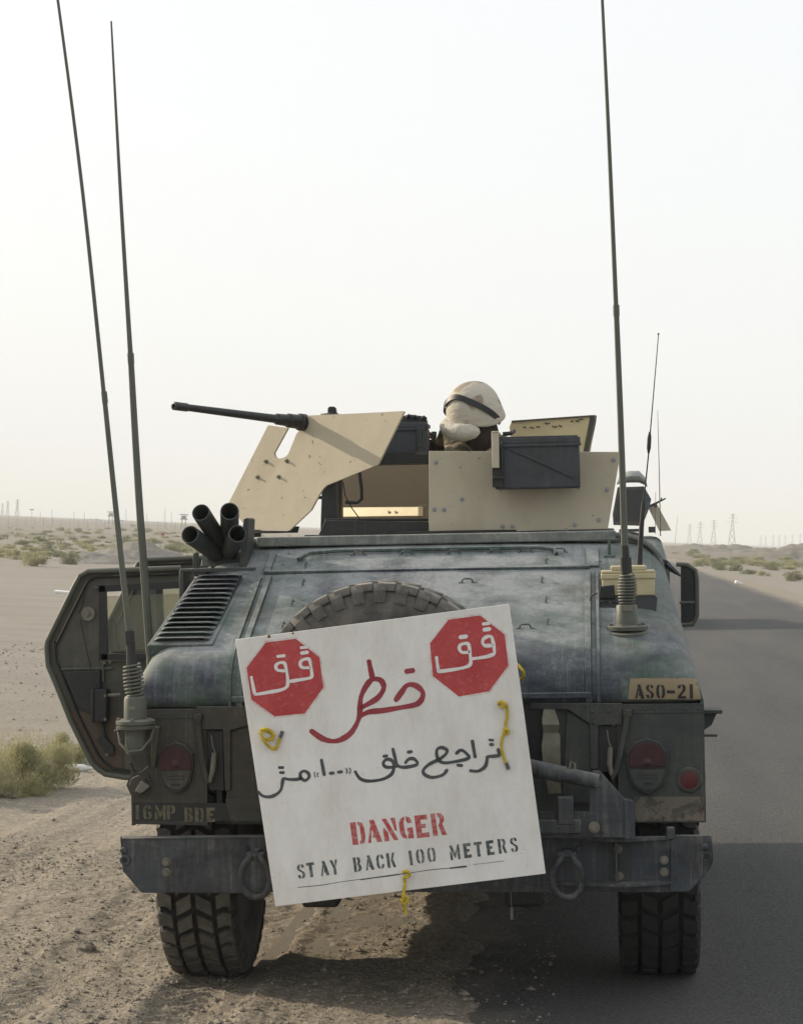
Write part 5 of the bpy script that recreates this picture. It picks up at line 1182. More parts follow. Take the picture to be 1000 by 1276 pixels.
# stencil alphabet: strokes in a unit box, stroke width relative to height
GL = {
 'D': [('p', [(0, 0), (.26, 0), (.26, 1), (0, 1)]), ('p', [(.34, 0), (.55, .06), (.62, .3), (.62, .7), (.55, .94), (.34, 1), (.34, .88), (.42, .80), (.42, .2), (.34, .12)])],
 'A': [('p', [(0, 0), (.14, 0), (.26, .62), (.2, .78)]), ('p', [(.18, 1), (.40, 1), (.66, 0), (.42, 0), (.36, .2), (.24, .22), (.30, .40)])],
 'N': [('p', [(0, 0), (.22, 0), (.22, .38), (.05, .62), (0, .5)]), ('p', [(0, 1), (.20, 1), (.64, .02), (.62, 0), (.44, 0)]), ('p', [(.40, 1), (.62, 1), (.62, .42), (.54, .42)])],
 'G': [('p', [(.28, 1), (.1, .92), (0, .72), (0, .28), (.08, .08), (.28, 0), (.28, .14), (.22, .22), (.22, .78), (.28, .86)]), ('p', [(.34, 1), (.5, .94), (.58, .80), (.58, .68), (.38, .68), (.34, .82)]), ('p', [(.34, 0), (.60, 0), (.60, .48), (.34, .48), (.34, .36), (.38, .3), (.38, .2), (.34, .14)])],
 'E': [('p', [(0, 0), (.58, 0), (.58, .22), (.26, .20), (.26, .42), (.46, .42), (.46, .60), (.26, .60), (.26, .80), (.58, .78), (.58, 1), (0, 1)])],
 'R': [('p', [(0, 0), (.22, 0), (.22, 1), (0, 1)]), ('p', [(.30, 1), (.5, .96), (.6, .8), (.58, .62), (.48, .50), (.64, .0), (.42, 0), (.32, .36), (.30, .46), (.36, .56), (.40, .74), (.30, .86)])],
 'S': [('p', [(.26, 1), (.08, .92), (.0, .76), (.06, .6), (.34, .40), (.38, .24), (.32, .12), (.32, 0), (.5, .06), (.58, .22), (.54, .42), (.24, .62), (.2, .76), (.26, .86)]), ('p', [(.34, 1), (.5, .93), (.56, .76), (.38, .72), (.34, .86)]), ('p', [(.24, 0), (.06, .07), (0, .26), (.2, .28), (.24, .14)])],
 'T': [('p', [(0, 1), (.60, 1), (.60, .80), (.52, .80), (.42, .84), (.42, 0), (.18, 0), (.18, .84), (.08, .80), (0, .80)])],
 'Y': [('p', [(0, 1), (.22, 1), (.36, .62), (.44, .45), (.44, 0), (.22, 0), (.22, .45)]), ('p', [(.40, 1), (.60, 1), (.46, .54), (.38, .66)])],
 'B': [('p', [(0, 0), (.22, 0), (.22, 1), (0, 1)]), ('p', [(.29, 1), (.48, .96), (.56, .8), (.54, .62), (.44, .52), (.56, .42), (.60, .22), (.5, .05), (.29, 0), (.29, .13), (.36, .2), (.36, .4), (.29, .47), (.29, .56), (.34, .64), (.34, .82), (.29, .88)])],
 'C': [('p', [(.28, 1), (.1, .92), (0, .72), (0, .28), (.08, .08), (.28, 0), (.28, .14), (.2, .24), (.2, .76), (.28, .86)]), ('p', [(.36, 1), (.5, .94), (.58, .78), (.56, .66), (.40, .70), (.36, .84)]), ('p', [(.36, 0), (.5, .06), (.58, .22), (.56, .34), (.40, .30), (.36, .16)])],
 'K': [('p', [(0, 0), (.22, 0), (.22, 1), (0, 1)]), ('p', [(.30, .5), (.46, 1), (.64, 1), (.48, .56), (.66, 0), (.44, 0)])],
 '1': [('p', [(.18, 0), (.40, 0), (.40, 1), (.18, 1)])],
 'I': [('p', [(.1, 0), (.34, 0), (.34, 1), (.1, 1)])],
 '0': [('p', [(.26, 1), (.08, .92), (0, .70), (0, .30), (.08, .08), (.26, 0), (.26, .14), (.2, .26), (.2, .74), (.26, .86)]), ('p', [(.36, 1), (.54, .92), (.62, .70), (.62, .30), (.54, .08), (.36, 0), (.36, .14), (.42, .26), (.42, .74), (.36, .86)])],
 'M': [('p', [(0, 0), (.18, 0), (.18, .42), (.04, .62), (0, .6)]), ('p', [(0, 1), (.2, 1), (.38, .45), (.52, .75), (.52, .5), (.40, .12), (.34, .12), (.1, .68)]), ('p', [(.56, 0), (.76, 0), (.76, 1), (.62, 1), (.56, .86)])],
 '6': [('p', [(.26, 1), (.08, .92), (0, .70), (0, .30), (.08, .08), (.26, 0), (.26, .14), (.2, .26), (.2, .74), (.26, .86)]), ('p', [(.36, 1), (.5, .93), (.56, .76), (.38, .72), (.34, .86)]), ('p', [(.34, .56), (.52, .54), (.6, .36), (.58, .14), (.36, 0), (.34, .12), (.40, .2), (.40, .38), (.34, .44)])],
 'P': [('p', [(0, 0), (.22, 0), (.22, 1), (0, 1)]), ('p', [(.30, 1), (.5, .96), (.6, .8), (.58, .56), (.48, .44), (.30, .42), (.30, .55), (.38, .6), (.38, .82), (.30, .88)])],
 '2': [('p', [(0, .72), (.04, .92), (.26, 1), (.26, .84), (.2, .78), (.2, .70)]), ('p', [(.34, 1), (.54, .93), (.6, .74), (.54, .54), (.30, .28), (.30, .18), (.60, .18), (.60, 0), (0, 0), (0, .16), (.34, .56), (.38, .74), (.34, .84)])],
 'O': None, '-': [('p', [(0, .38), (.58, .38), (.58, .58), (0, .58)])]}
GL['O'] = GL['0']
from mathutils.geometry import tessellate_polygon
def stencil_fine(mb, ch, place):
    for kind, pts in GL[ch]:
        tr = [tuple(pts[i] for i in t) for t in tessellate_polygon([[Vector((x, y, 0)) for x, y in pts]])]
        for _ in range(3):
            nt_ = []
            for a, b, c in tr:
                ab = ((a[0]+b[0])/2, (a[1]+b[1])/2); bc = ((b[0]+c[0])/2, (b[1]+c[1])/2); ca_ = ((c[0]+a[0])/2, (c[1]+a[1])/2)
                nt_ += [(a, ab, ca_), (ab, b, bc), (ca_, bc, c), (ab, bc, ca_)]
            tr = nt_
        for t in tr:
            n = len(mb.v); mb.v += [tuple(place(*q)) for q in t]; mb.f.append((n, n+1, n+2))
def stencil(mb, ch, place, wmul=1.0):
    for kind, pts in GL[ch]:
        fine = []
        for i, p in enumerate(pts):
            q = pts[(i+1) % len(pts)]; k = 1
            for j in range(k): fine.append((p[0]+(q[0]-p[0])*j/k, p[1]+(q[1]-p[1])*j/k))
        P = [place(x*wmul, y) for x, y in fine]; n = len(mb.v); mb.v += [tuple(p) for p in P]
        for t in tessellate_polygon([[Vector((x, y, 0)) for x, y in fine]]): mb.f.append(tuple(n+i for i in t))
def word(text, xs, base, slope, hpx, lean, wpx, name, mat, parent, depth=SY, off=.0006):
    """xs: left pixel of each letter on the baseline; base(x) = pixel y of the baseline"""
    mb = MB(); i = 0
    for ch, x0 in zip(text, xs):
        wob = (random.uniform(-.6, .6), random.uniform(-.5, .5))
        def place(u, v, x0=x0, wob=wob):
            px = x0 + u*wpx + v*lean; py = base(x0) + u*wpx*slope - v*hpx + wob[1]
            return L(px, py, depth)+NV*off
        stencil(mb, ch, place)
    return flat(mb, name, mat, parent)
word('DANGER', [439.5, 458.5, 479, 499.5, 519.5, 539.5], lambda x: 1053.5-(x-439.5)*.1135, -.1135, 28, -3.8, 27, 'danger_word', M['redsten'], bo)
bs = lambda x: 1095.6-(x-374)*.126
for wd_, xs_ in (('STAY', [371.5, 383.5, 400, 412.5]), ('BACK', [441.5, 456, 470, 483]), ('100', [508, 519.5, 533.5]), ('METERS', [561.5, 578.5, 592, 607, 621.5, 636.5])):
    word(wd_, xs_, bs, -.126, 18.3, -2.4, 16.2, 'stencilled_word', M['inksten'], bo)
f7 = SP(360, 1030, 6.25); f8 = SP(500, 1030, 6.25)
pl = [f7(70, 475), f7(250, 458), f7(420, 430), f7(650, 400), f7(880, 370), f8(80, 360), f8(240, 337), f8(380, 325)]
paintsh('scored_line', M['inkdark'], [('line', pl, .8*U), ('line', [f7(560, 415), f7(720, 392), f7(860, 373)], 1.4*U), ('line', [f8(380, 325), f8(440, 318), f8(505, 311)], 2.0*U), ('line', [f8(560, 297), f8(680, 283), f8(800, 268)], .5*U)], .0006)
mb = MB()
for a, b, r in ((335, 793, .006), (365, 789, .004)):
    mb.lathe(L(a, b, SY), (0, -1, 0), [(0, r), (.003, r*.7)], 10)
mb.build('nail_head', simple('rusty_nail', (.18, .10, .04), .8), bo)
# yellow rope ends
def rope(mb, pts, r=.0054, tw=170):
    P3 = catmull([Vector(p) for p in pts], 6); acc = 0; dens = []
    for i in range(len(P3)-1):
        seg = (P3[i+1]-P3[i]); n = max(1, int(seg.length/.003))
        for k in range(n): dens.append(P3[i]+seg*k/n)
    for s in range(3):
        ln = 0; q = []
        for i, p in enumerate(dens):
            t = (dens[min(i+1, len(dens)-1)]-dens[max(i-1, 0)]).normalized(); u = Vector((0, -1, 0)); u = (u-t*u.dot(t)); u.normalize(); v = t.cross(u)
            if i: ln += (p-dens[i-1]).length
            a = ln*tw+s*2*math.pi/3; q.append(p+(u*math.cos(a)+v*math.sin(a))*r*.5)
        mb.tube(q, r*.62, 6)
def rp(a, b, dy=-.010): return L(a, b, SY)+Vector((0, dy, 0))
mb = MB(); rope(mb, [rp(324, 914, 0), rp(327, 910, -.02), rp(334, 911, -.025), rp(340, 915, -.02), rp(337, 921, -.012), rp(329, 920, -.02), rp(326, 912, -.028), rp(330, 922, -.03), rp(336, 930, -.014), rp(343.5, 933, -.010), rp(347, 925, -.010), rp(350, 918, -.012)]); rope(mb, [rp(326, 909, -.02), rp(333, 907.5, -.03), rp(341, 912, -.028), rp(341, 920, -.022), rp(333, 922, -.018)])
r1 = mb.build('rope_knot', M['rope'], sg, M=SO); mb = MB(); mb.tube([rp(349.5, 919, -.012), rp(352.5, 911, -.014)], .0066, 8); mb.build('rope_tip', M['ropeend'], r1)
mb = MB(); rope(mb, [rp(624, 880, 0), rp(621, 876, -.018), rp(626, 874, -.022), rp(631, 879, -.016), rp(632, 890, -.012), rp(630, 903, -.012), rp(631.5, 910, -.014), rp(626, 918, -.012), rp(624.5, 930, -.010), rp(627, 942, -.010), rp(630.5, 951, -.010)]); rope(mb, [rp(622, 878, -.012), rp(627, 881, -.022), rp(629, 876, -.026), rp(623, 874, -.02)]); rope(mb, [rp(627, 908, -.02), rp(633, 909, -.026), rp(632, 914, -.02), rp(626, 912, -.016)])
r2 = mb.build('rope_knot', M['rope'], sg, M=SO); mb = MB(); mb.tube([rp(630.3, 950, -.010), rp(633.5, 958.5, -.010)], .0066, 8); mb.build('rope_tip', M['ropeend'], r2)
mb = MB(); rope(mb, [rp(503, 1088, -.004), rp(504, 1085, -.02), rp(509, 1086, -.024), rp(509, 1091, -.02), rp(504, 1093, -.018), rp(505, 1100, -.012), rp(503.5, 1109, -.012), rp(502, 1120, -.008), rp(503, 1132, .02), rp(505, 1142, .03)]); rope(mb, [rp(503, 1086, -.02), rp(508, 1084.5, -.028), rp(511, 1089, -.026), rp(506, 1093, -.022)]); rope(mb, [rp(502, 1116, -.008), rp(508, 1120, -.0), rp(504, 1126, .0), rp(499, 1120, -.0)])
mb.build('rope_knot', M['rope'], sg, M=SO)
mb = MB(); rope(mb, [rp(640, 825, .03), rp(648, 832, .0), rp(652, 840, .02), rp(648, 848, .08), rp(640, 850, .16)]); mb.build('rope_loop', M['rope'], sg, M=SO)

# ------------------------------------------------------------------ painted markings on the truck
def drape(px, py, off=.0015):
    p, n = H(px, py); 
    if p is None: p = L(px, py, 0); n = NV
    return p+n*off
mb = MB(); nx, nz = 24, 8
g = []
for j in range(nz+1):
    for i in range(nx+1):
        t = j/nz; py = 871.5-26*t+.3*math.sin(i*.9)*t; x_l = 782+3*t; x_r = 873-5.5*t
        g.append(drape(x_l+(x_r-x_l)*i/nx, py, .0012))
n = 0; mb.v += [tuple(p) for p in g]
for j in range(nz):
    for i in range(nx): a = j*(nx+1)+i; mb.f.append((a, a+1, a+nx+2, a+nx+1))
pt_ = flat(mb, 'tan_marking_patch', M['tanpatch'], truck)
for p in pt_.data.polygons: p.use_smooth = True
mb = MB()
for ch, x0 in zip('ASO-21', [791, 804.5, 817.5, 830.5, 844, 856]):
    stencil_fine(mb, ch, lambda u, v, x0=x0: drape(x0+u*17.5-v*.6, 870.5+u*.3-v*17.5, .0028))
flat(mb, 'black_stencil_marking', M['blackletter'], truck)
mb = MB(); mb.prism([L(166, 1000, -.0045), L(300, 1001, -.0045), L(300, 1023, -.0045), L(166, 1023, -.0045)], (0, -.0012, 0)); mb.build('dark_marking_strip', M['darkm'], truck)
for chs, x0s in (('16MP', [166, 178.5, 193, 208]), ('BDE', [230, 243, 257.5])):
    mb = MB()
    for ch, x0 in zip(chs, x0s):
        stencil(mb, ch, lambda u, v, x0=x0: L(x0+u*18-v*.3, 1021.5+(3 if x0 > 225 else 0)-v*18, -.0045)+NV*.0022)
    flat(mb, 'faded_stencil_marking', M['tanletter'], truck)

# ------------------------------------------------------------------ the gunner
fdir = Vector((-.62, -.78, 0)).normalized(); ldir = Vector((0, 0, 1)).cross(fdir).normalized()      # facing, and the figure's own left
def skin(name, verts, edges, mat, parent, O, sub=2):
    me = bpy.data.meshes.new(name); me.from_pydata([tuple(v[0]) for v in verts], edges, []); me.materials.append(mat)
    o = bpy.data.objects.new(name, me); COL.objects.link(o); o.parent = parent; o.matrix_local = O
    sk = o.modifiers.new('skin', 'SKIN'); sk.use_smooth_shade = True
    for i, v in enumerate(verts):
        r = v[1]; me.skin_vertices[0].data[i].radius = r if isinstance(r, tuple) else (r, r)
    me.skin_vertices[0].data[0].use_root = True
    ss = o.modifiers.new('sub', 'SUBSURF'); ss.levels = sub; ss.render_levels = sub
    return o
head = L(592, 518, 2.12)
hip = Vector((head.x+.05, head.y+.10, 1.50))
per, PO = carried('person', Vector((hip.x, hip.y, .78)), 'gunner in cloth covered helmet and dark face scarf standing in the roof turret', 'person')
neck = head+Vector((.02, .03, -.15)); chest = neck+Vector((.01, .04, -.17)); 
shL = chest+ldir*.19+Vector((0, 0, .12)); shR = chest-ldir*.17+Vector((-.01, -.02, .19))
grip = RX @ Vector((.05, -.84, -.03)); gripR = RX @ Vector((-.05, -.84, -.03))
elL = (shL+grip)/2+Vector((.10, .02, -.17)); elR = (shR+gripR)/2+Vector((-.03, .12, -.20))
wrL = grip+(elL-grip).normalized()*.09; wrR = gripR+(elR-gripR).normalized()*.09
V_ = [(hip, .14), (hip+Vector((0, 0, .22)), (.14, .11)), (chest, (.17, .12)), (neck+Vector((0, 0, -.05)), .075), (neck, .058), (head+Vector((0, 0, -.07)), .065),
      (shL, .068), (elL, .046), (wrL, .030), (shR, .068), (elR, .046), (wrR, .030),
      (hip+ldir*.10+Vector((0, 0, -.08)), .095), (hip+ldir*.11+fdir*.08+Vector((0, 0, -.42)), .060), (Vector((hip.x, hip.y, .86))+ldir*.12, .042), (Vector((hip.x, hip.y, .80))+ldir*.12+fdir*.13, .035),
      (hip-ldir*.10+Vector((0, 0, -.08)), .095), (hip-ldir*.11+fdir*.08+Vector((0, 0, -.42)), .060), (Vector((hip.x, hip.y, .86))-ldir*.12, .042), (Vector((hip.x, hip.y, .80))-ldir*.12+fdir*.13, .035)]
E_ = [(0, 1), (1, 2), (2, 3), (3, 4), (4, 5), (2, 6), (6, 7), (7, 8), (2, 9), (9, 10), (10, 11), (0, 12), (12, 13), (13, 14), (14, 15), (0, 16), (16, 17), (17, 18), (18, 19)]
M['skin'] = simple('shaded_skin', (.20, .11, .07), .6, .15, 20)
M['camo'] = (lambda: (lambda m, t, b: (t.links.new(mixc(t, ramp(t, noise(t, coords(t), 13, 3, .5, .5), [(.52, 0), (.56, 1)]), mixc(t, ramp(t, noise(t, coords(t, (1, 1.2, .9)), 15, 3, .5, .4), [(.5, 0), (.54, 1)]), (.30, .255, .18), (.15, .14, .09)), (.14, .10, .065)), b.inputs['Base Color']), setattr(b.inputs['Roughness'], 'default_value', .9), m)[2])(*newmat('desert_camouflage_cloth')))()
body = skin('body', V_, E_, M['skin'], per, PO)
jack = skin('jacket', [(v[0], tuple(x*1.22 for x in v[1]) if isinstance(v[1], tuple) else v[1]*1.3) for v in V_[:4]+V_[6:12]], [(0, 1), (1, 2), (2, 3), (2, 4), (4, 5), (5, 6), (2, 7), (7, 8), (8, 9)], M['camo'], per, PO)
tr_ = skin('trousers', [(hip+Vector((0, 0, .06)), .165)]+[(v[0], v[1]*1.25) for v in V_[12:15]+V_[16:19]], [(0, 1), (1, 2), (2, 3), (0, 4), (4, 5), (5, 6)], M['camo'], per, PO)
mb = MB()
for i, side in ((15, 1), (19, -1)):
    p = V_[i][0]; mb.tube([V_[i-1][0]+Vector((0, 0, .06)), V_[i-1][0]+Vector((0, 0, -.03)), p+Vector((0, 0, -.0)), p+fdir*.07], [.06, .065, .05, .035], 10)
mb.builds('boot', M['cloth'], per, M=PO, smooth=60)
# hands: palm plus five bent fingers each, gripping the handles
def hand(wr, gp, up, nm):
    ax = (gp-wr).normalized(); side = ax.cross(up).normalized(); vv = [(wr, .026), (wr+ax*.05, (.034, .020))]; ee = [(0, 1)]
    for k in range(4):
        o_ = (k-1.5)*.019; ln = (.9, 1.0, .95, .78)[k]; b = len(vv); base = wr+ax*.085+up*(-o_)
        vv += [(base, .0105), (base+ax*.028*ln+side*.006, .0095), (base+ax*.038*ln+side*.030, .0088), (base+ax*.016*ln+side*.042, .0078)]
        ee += [(1, b), (b, b+1), (b+1, b+2), (b+2, b+3)]
    b = len(vv); vv += [(wr+ax*.045+up*.030+side*.012, .013), (wr+ax*.068+up*.036+side*.034, .0105), (wr+ax*.085+up*.028+side*.046, .009)]; ee += [(1, b), (b, b+1), (b+1, b+2)]
    return skin(nm, vv, ee, simple('brown_glove', (.085, .05, .03), .8, .3, 30), per, PO, 1)
hand(wrL, grip, Vector((0, 0, 1)), 'left_glove'); hand(wrR, gripR, Vector((0, 0, 1)), 'right_glove')
# head (faces down to the left), built as one shaped form
HM = Matrix((ldir, -fdir, Z)).transposed().to_4x4() @ Matrix.Rotation(rad(-6), 4, 'Y') @ Matrix.Rotation(rad(24), 4, 'X')
def headform():
    mb = MB(); nu, nv = 28, 20; vs = []
    for j in range(nv+1):
        t = math.pi*j/nv; z = math.cos(t)
        for i in range(nu):
            a = 2*math.pi*i/nu; x = math.sin(t)*math.cos(a); y = math.sin(t)*math.sin(a)
            X = x*.078; Y = y*.098; Zz = z*.118
            if z < 0: X *= 1-.30*(-z)**1.5; Y = Y*(1-.12*(-z)) - (.010*(-z) if y < 0 else -.0)
            if y < -.5:       # face side is -y
                fx = x/.22; nose = math.exp(-fx*fx)*math.exp(-((z+.18)/.16)**2); Y -= .024*nose
                for s in (-1, 1): Y += .010*math.exp(-((x-s*.36)/.16)**2-((z-.08)/.11)**2)
                Y -= .006*math.exp(-(x/.30)**2)*(math.exp(-((z+.48)/.06)**2)+math.exp(-((z+.60)/.06)**2)); Y += .005*math.exp(-(x/.32)**2-((z+.54)/.02)**2); Y -= .010*math.exp(-(x/.25)**2-((z+.85)/.12)**2)
            vs.append((X, Y, Zz))
    fs = []
    for j in range(nv):
        for i in range(nu): i2 = (i+1) % nu; fs.append((j*nu+i, (j+1)*nu+i, (j+1)*nu+i2, j*nu+i2))
    T = Matrix.Translation(head+Vector((0, 0, -.015))) @ HM
    mb.add(vs, fs, T)
    for s in (-1, 1): mb.sphere((s*.078, .01, -.01), 1, 10, 8, (.012, .020, .032), ) if False else mb.add(*(lambda m: (m.v, m.f))(MB().sphere((s*.080, .012, -.005), 1, 10, 8, (.010, .018, .030))), T)
    return mb
# join head and body skin into one mesh
dg = bpy.context.evaluated_depsgraph_get()
bme = bpy.data.meshes.new_from_object(body.evaluated_get(dg), depsgraph=dg)
hm = headform(); hm_me = hm.mesh('head')
bm = bmesh.new(); bm.from_mesh(bme); bm.from_mesh(hm_me); me = bpy.data.meshes.new('body'); bm.to_mesh(me); bm.free(); me.materials.clear(); me.materials.append(M['skin'])
for md in list(body.modifiers): body.modifiers.remove(md)
body.data = me
rmd = body.modifiers.new('merge', 'REMESH'); rmd.mode = 'VOXEL'; rmd.voxel_size = .008; rmd.use_smooth_shade = True
TH = Matrix.Translation(head+Vector((0, 0, -.015))) @ HM
eyes = MB()
for s in (-1, 1): eyes.add(*(lambda m: (m.v, m.f))(MB().sphere((s*.030, -.082, .010), .0125, 12, 8)), TH)
eyes.builds('eye', simple('eye_white', (.5, .48, .45), .3, .1), per, M=PO)
scf = MB(); rs = []
for z, rx, ry, yo in ((-.018, .082, .098, -.008), (-.045, .086, .108, -.010), (-.08, .080, .104, -.008), (-.115, .074, .090, .0), (-.15, .078, .084, .01), (-.19, .088, .09, .015), (-.205, .080, .08, .015)):
    rs.append([TH @ Vector((rx*math.cos(a)*(1+.03*math.sin(5*a)), yo+ry*math.sin(a)*(1+.03*math.sin(7*a)), z)) for a in [2*math.pi*k/28 for k in range(28)]])
scf.rings(rs, False, False); scf.build('face_scarf', simple('dark_brown_scarf', (.030, .022, .018), .95, .3, 30, bscale=120), per, M=PO, smooth=80)
# helmet with cloth cover
mb = MB(); rs = []; nu = 40
prof = [(-.075, 1.0), (-.06, 1.02), (-.02, 1.025), (.02, 1.0), (.06, .93), (.095, .79), (.12, .60), (.136, .38), (.143, .15), (.145, .01)]
def helm_r(a, k): return 1+.012*math.sin(3*a+k)+.008*math.sin(9*a+2*k)
HC = Vector((0, .012, .035))
for k, (z, r) in enumerate(prof):
    ring = []
    for i in range(nu):
        a = 2*math.pi*i/nu; ca, sa = math.cos(a), math.sin(a)
        zz = z
        if k < 3: zz += .040*max(0, -sa)**2*(1-k/3) - .022*max(0, abs(ca)-.55)*(1-k/3)   # brow raised, ears lower
        fl = 1-(.05*max(0, sa)**2 if k < 3 else 0)
        ring.append(TH @ (HC+Vector((.127*r*ca*helm_r(a, k)*fl, .145*r*sa*helm_r(a, k)*fl, zz))))
    rs.append(ring)
mb.rings(rs, False, True)
M['helmet'] = (lambda: (lambda m, t, b: (t.links.new(mixc(t, ramp(t, noise(t, coords(t), 7, 3, .5, .5), [(.54, 0), (.60, 1)]), (.44, .405, .335), (.25, .205, .155)), b.inputs['Base Color']), setattr(b.inputs['Roughness'], 'default_value', .95), bump(t, b, noise(t, coords(t, (1, 1, 1.6)), 13, 4, .55, .6), .8, .014), m)[3])(*newmat('desert_helmet_cloth')))()
he = mb.build('helmet', M['helmet'], per, M=PO, smooth=80); so2 = he.modifiers.new('thickness', 'SOLIDIFY'); so2.thickness = .012
s3 = he.modifiers.new('sub', 'SUBSURF'); s3.levels = 1; s3.render_levels = 1
def hp(a, el, k=1.03):
    a = rad(a); e = rad(el); return TH @ (HC+Vector((.130*k*math.cos(a)*math.cos(e), .149*k*math.sin(a)*math.cos(e), .147*k*math.sin(e))))
mb = MB(); rs = []
# band: from above the brow on the figure's right, over the left side, down to the nape
path = [(-165, 8), (-145, 24), (-120, 40), (-92, 48), (-68, 44), (-46, 30), (-28, 12), (-14, -6), (-2, -22), (8, -34)]
Pb = [hp(a, e, 1.045) for a, e in path]; Pb = catmull(Pb, 4); ctr = TH @ HC
for i, p in enumerate(Pb):
    t = (Pb[min(i+1, len(Pb)-1)]-Pb[max(i-1, 0)]).normalized(); nn = (p-ctr).normalized(); sd = t.cross(nn).normalized()*.0135
    rs.append([p-sd+nn*.003, p+sd+nn*.003, p+sd-nn*.004, p-sd-nn*.004])
mb.rings(rs); mb.build('helmet_band', M['black'], per, M=PO, smooth=60)
mb = MB(); rs = []
for k in range(17):   # padded goggle roll across the brow
    u = -1+2*k/16; a = -96+u*52; r = .046*(1-abs(u)**5*.75)*(1+.05*math.sin(k*1.9)); c0 = hp(a-4, -14-12*u, 1.08)
    t = (hp(a+1, -6, 1.12)-hp(a-1, -6, 1.12)).normalized(); nn = (c0-ctr).normalized(); up2 = t.cross(nn)
    rs.append([c0+nn*math.cos(q)*r*.80+up2*math.sin(q)*r*(1+.05*math.sin(3*q+k)) for q in [2*math.pi*j/14 for j in range(14)]])
mb.rings(rs); mb.build('goggle_cover', simple('pale_goggle_cloth', (.50, .47, .40), .9, .15, 16, bscale=30, bdist=.015), per, M=PO, smooth=80)
mb = MB(); mb.tube([hp(20, -18, 1.0), hp(5, -34, .95), hp(-25, -52, .9), hp(-60, -62, .92)], .006, 6); mb.build('chin_strap', M['black'], per, M=PO)

# ------------------------------------------------------------------ second truck ahead on the road
D2 = 33.0
keep = ('body_shell', 'roof', 'roof_rear_lip', 'rear_side_panel', 'sill', 'door_pillar', 'bonnet', 'rear_corner_panel', 'tailgate', 'rear_bumper', 'tail_light', 'wheel', 'chassis_frame', 'hatch_edge_rib', 'front_frame', 'windscreen', 'door', 'cargo_floor', 'louvre_panel')
MV2 = Matrix.Translation((.93, D2, float(hbase(.93, D2)) - .0)) @ MV
t2 = bpy.data.objects.new('military_truck', None); COL.objects.link(t2); t2.matrix_world = MV2
tag(t2, 'second armoured truck far ahead, only its roof turret showing above the near truck', 'truck')
for ch in list(truck.children):
    if ch.name.split('.')[0] in keep:
        c = copy_tree(ch, t2)
for o in [o for o in t2.children_recursive if 'label' in o.keys()]: del o['label']
def W2(px, py, Y): # point in the second truck's coordinates
    iv = MV2.inverted(); c = iv @ CAMLOC; d = iv.to_3x3() @ ray(px, py); return c+d*((Y-c.y)/d.y)
X2 = lambda a, b: W2(a, b, 1.6)
mb = MB(); mb.lathe((.0, 2.1, 1.78), (0, 0, 1), [(0, .55), (.08, .55), (.10, .45)], 28); tt = mb.build('gun_turret', M['darkm'], t2)
mb = MB(); mb.prism([X2(769, 607), X2(802, 606), X2(804, 612), X2(799, 655), X2(764, 654), X2(763, 640)], (0, .7, 0)); mb.build('turret_box', M['rear'], tt, bevel=.01)
mb = MB(); mb.prism([W2(771, 611, 1.598), W2(800, 610, 1.598), W2(797, 650, 1.598), W2(766, 649, 1.598)], (0, -.004, 0)); mb.build('turret_opening_shade', M['black'], tt)  # black sheet on a solid box paints the shaded interior
mb = MB(); mb.prism([X2(802, 606), X2(811, 622), X2(809, 632), X2(800, 655)], (0, .7, 0)); mb.build('turret_side', M['body'], tt)
rs = []
for a, b, yy, r in ((768, 603, 1.55, .02), (772, 596, 1.6, .10), (784, 594, 1.6, .12), (796, 594, 1.6, .12), (804, 600, 1.6, .08), (806, 606, 1.6, .02)):
    p = W2(a, b, yy+.3); rs.append([p+Vector((0, math.cos(q)*r*3, math.sin(q)*r)) for q in [2*math.pi*k/12 for k in range(12)]])
mb = MB(); mb.rings(rs); mb.build('canvas_cover', simple('pale_canvas_cover', (.26, .28, .27), .9, .2, 8, bscale=30, bdist=.02), tt, smooth=70)
mb = MB(); mb.prism([W2(806, 630, 1.9), W2(818, 628, 1.9), W2(836, 661, 1.9), W2(821, 662, 1.9)], (0, .02, 0)); mb.build('armour_plate', M['tan'], tt)
mb = MB(); mb.tube([W2(806, 632, 1.7), W2(815, 628, 1.7), W2(829, 621, 1.7)], [.02, .025, .014], 8); mb.tube([W2(823, 624, 1.7), W2(824, 620, 1.7)], .012, 6); mb.box(W2(816, 630, 1.7), (.06, .05, .08)); mb.build('small_gun_barrel', M['gun'], tt)
mb = MB(); mb.box(W2(812, 660, 1.8), (.14, .2, .12)); mb.box(W2(785, 661, 1.6), (.45, .2, .06)); mb.build('turret_mount', M['darkm'], tt, bevel=.01)
mb = MB(); mb.tube([W2(822.5, 668, 1.0), W2(821, 590, 1.0), W2(819, 511, 1.0)], [.012, .009, .005], 6); mb.build('whip_aerial', M['antenna'], t2)
mb = MB(); mb.tube([W2(816, 665, 1.4), W2(816.5, 613, 1.4)], [.006, .004], 5); mb.build('whip_aerial', M['antenna'], t2)

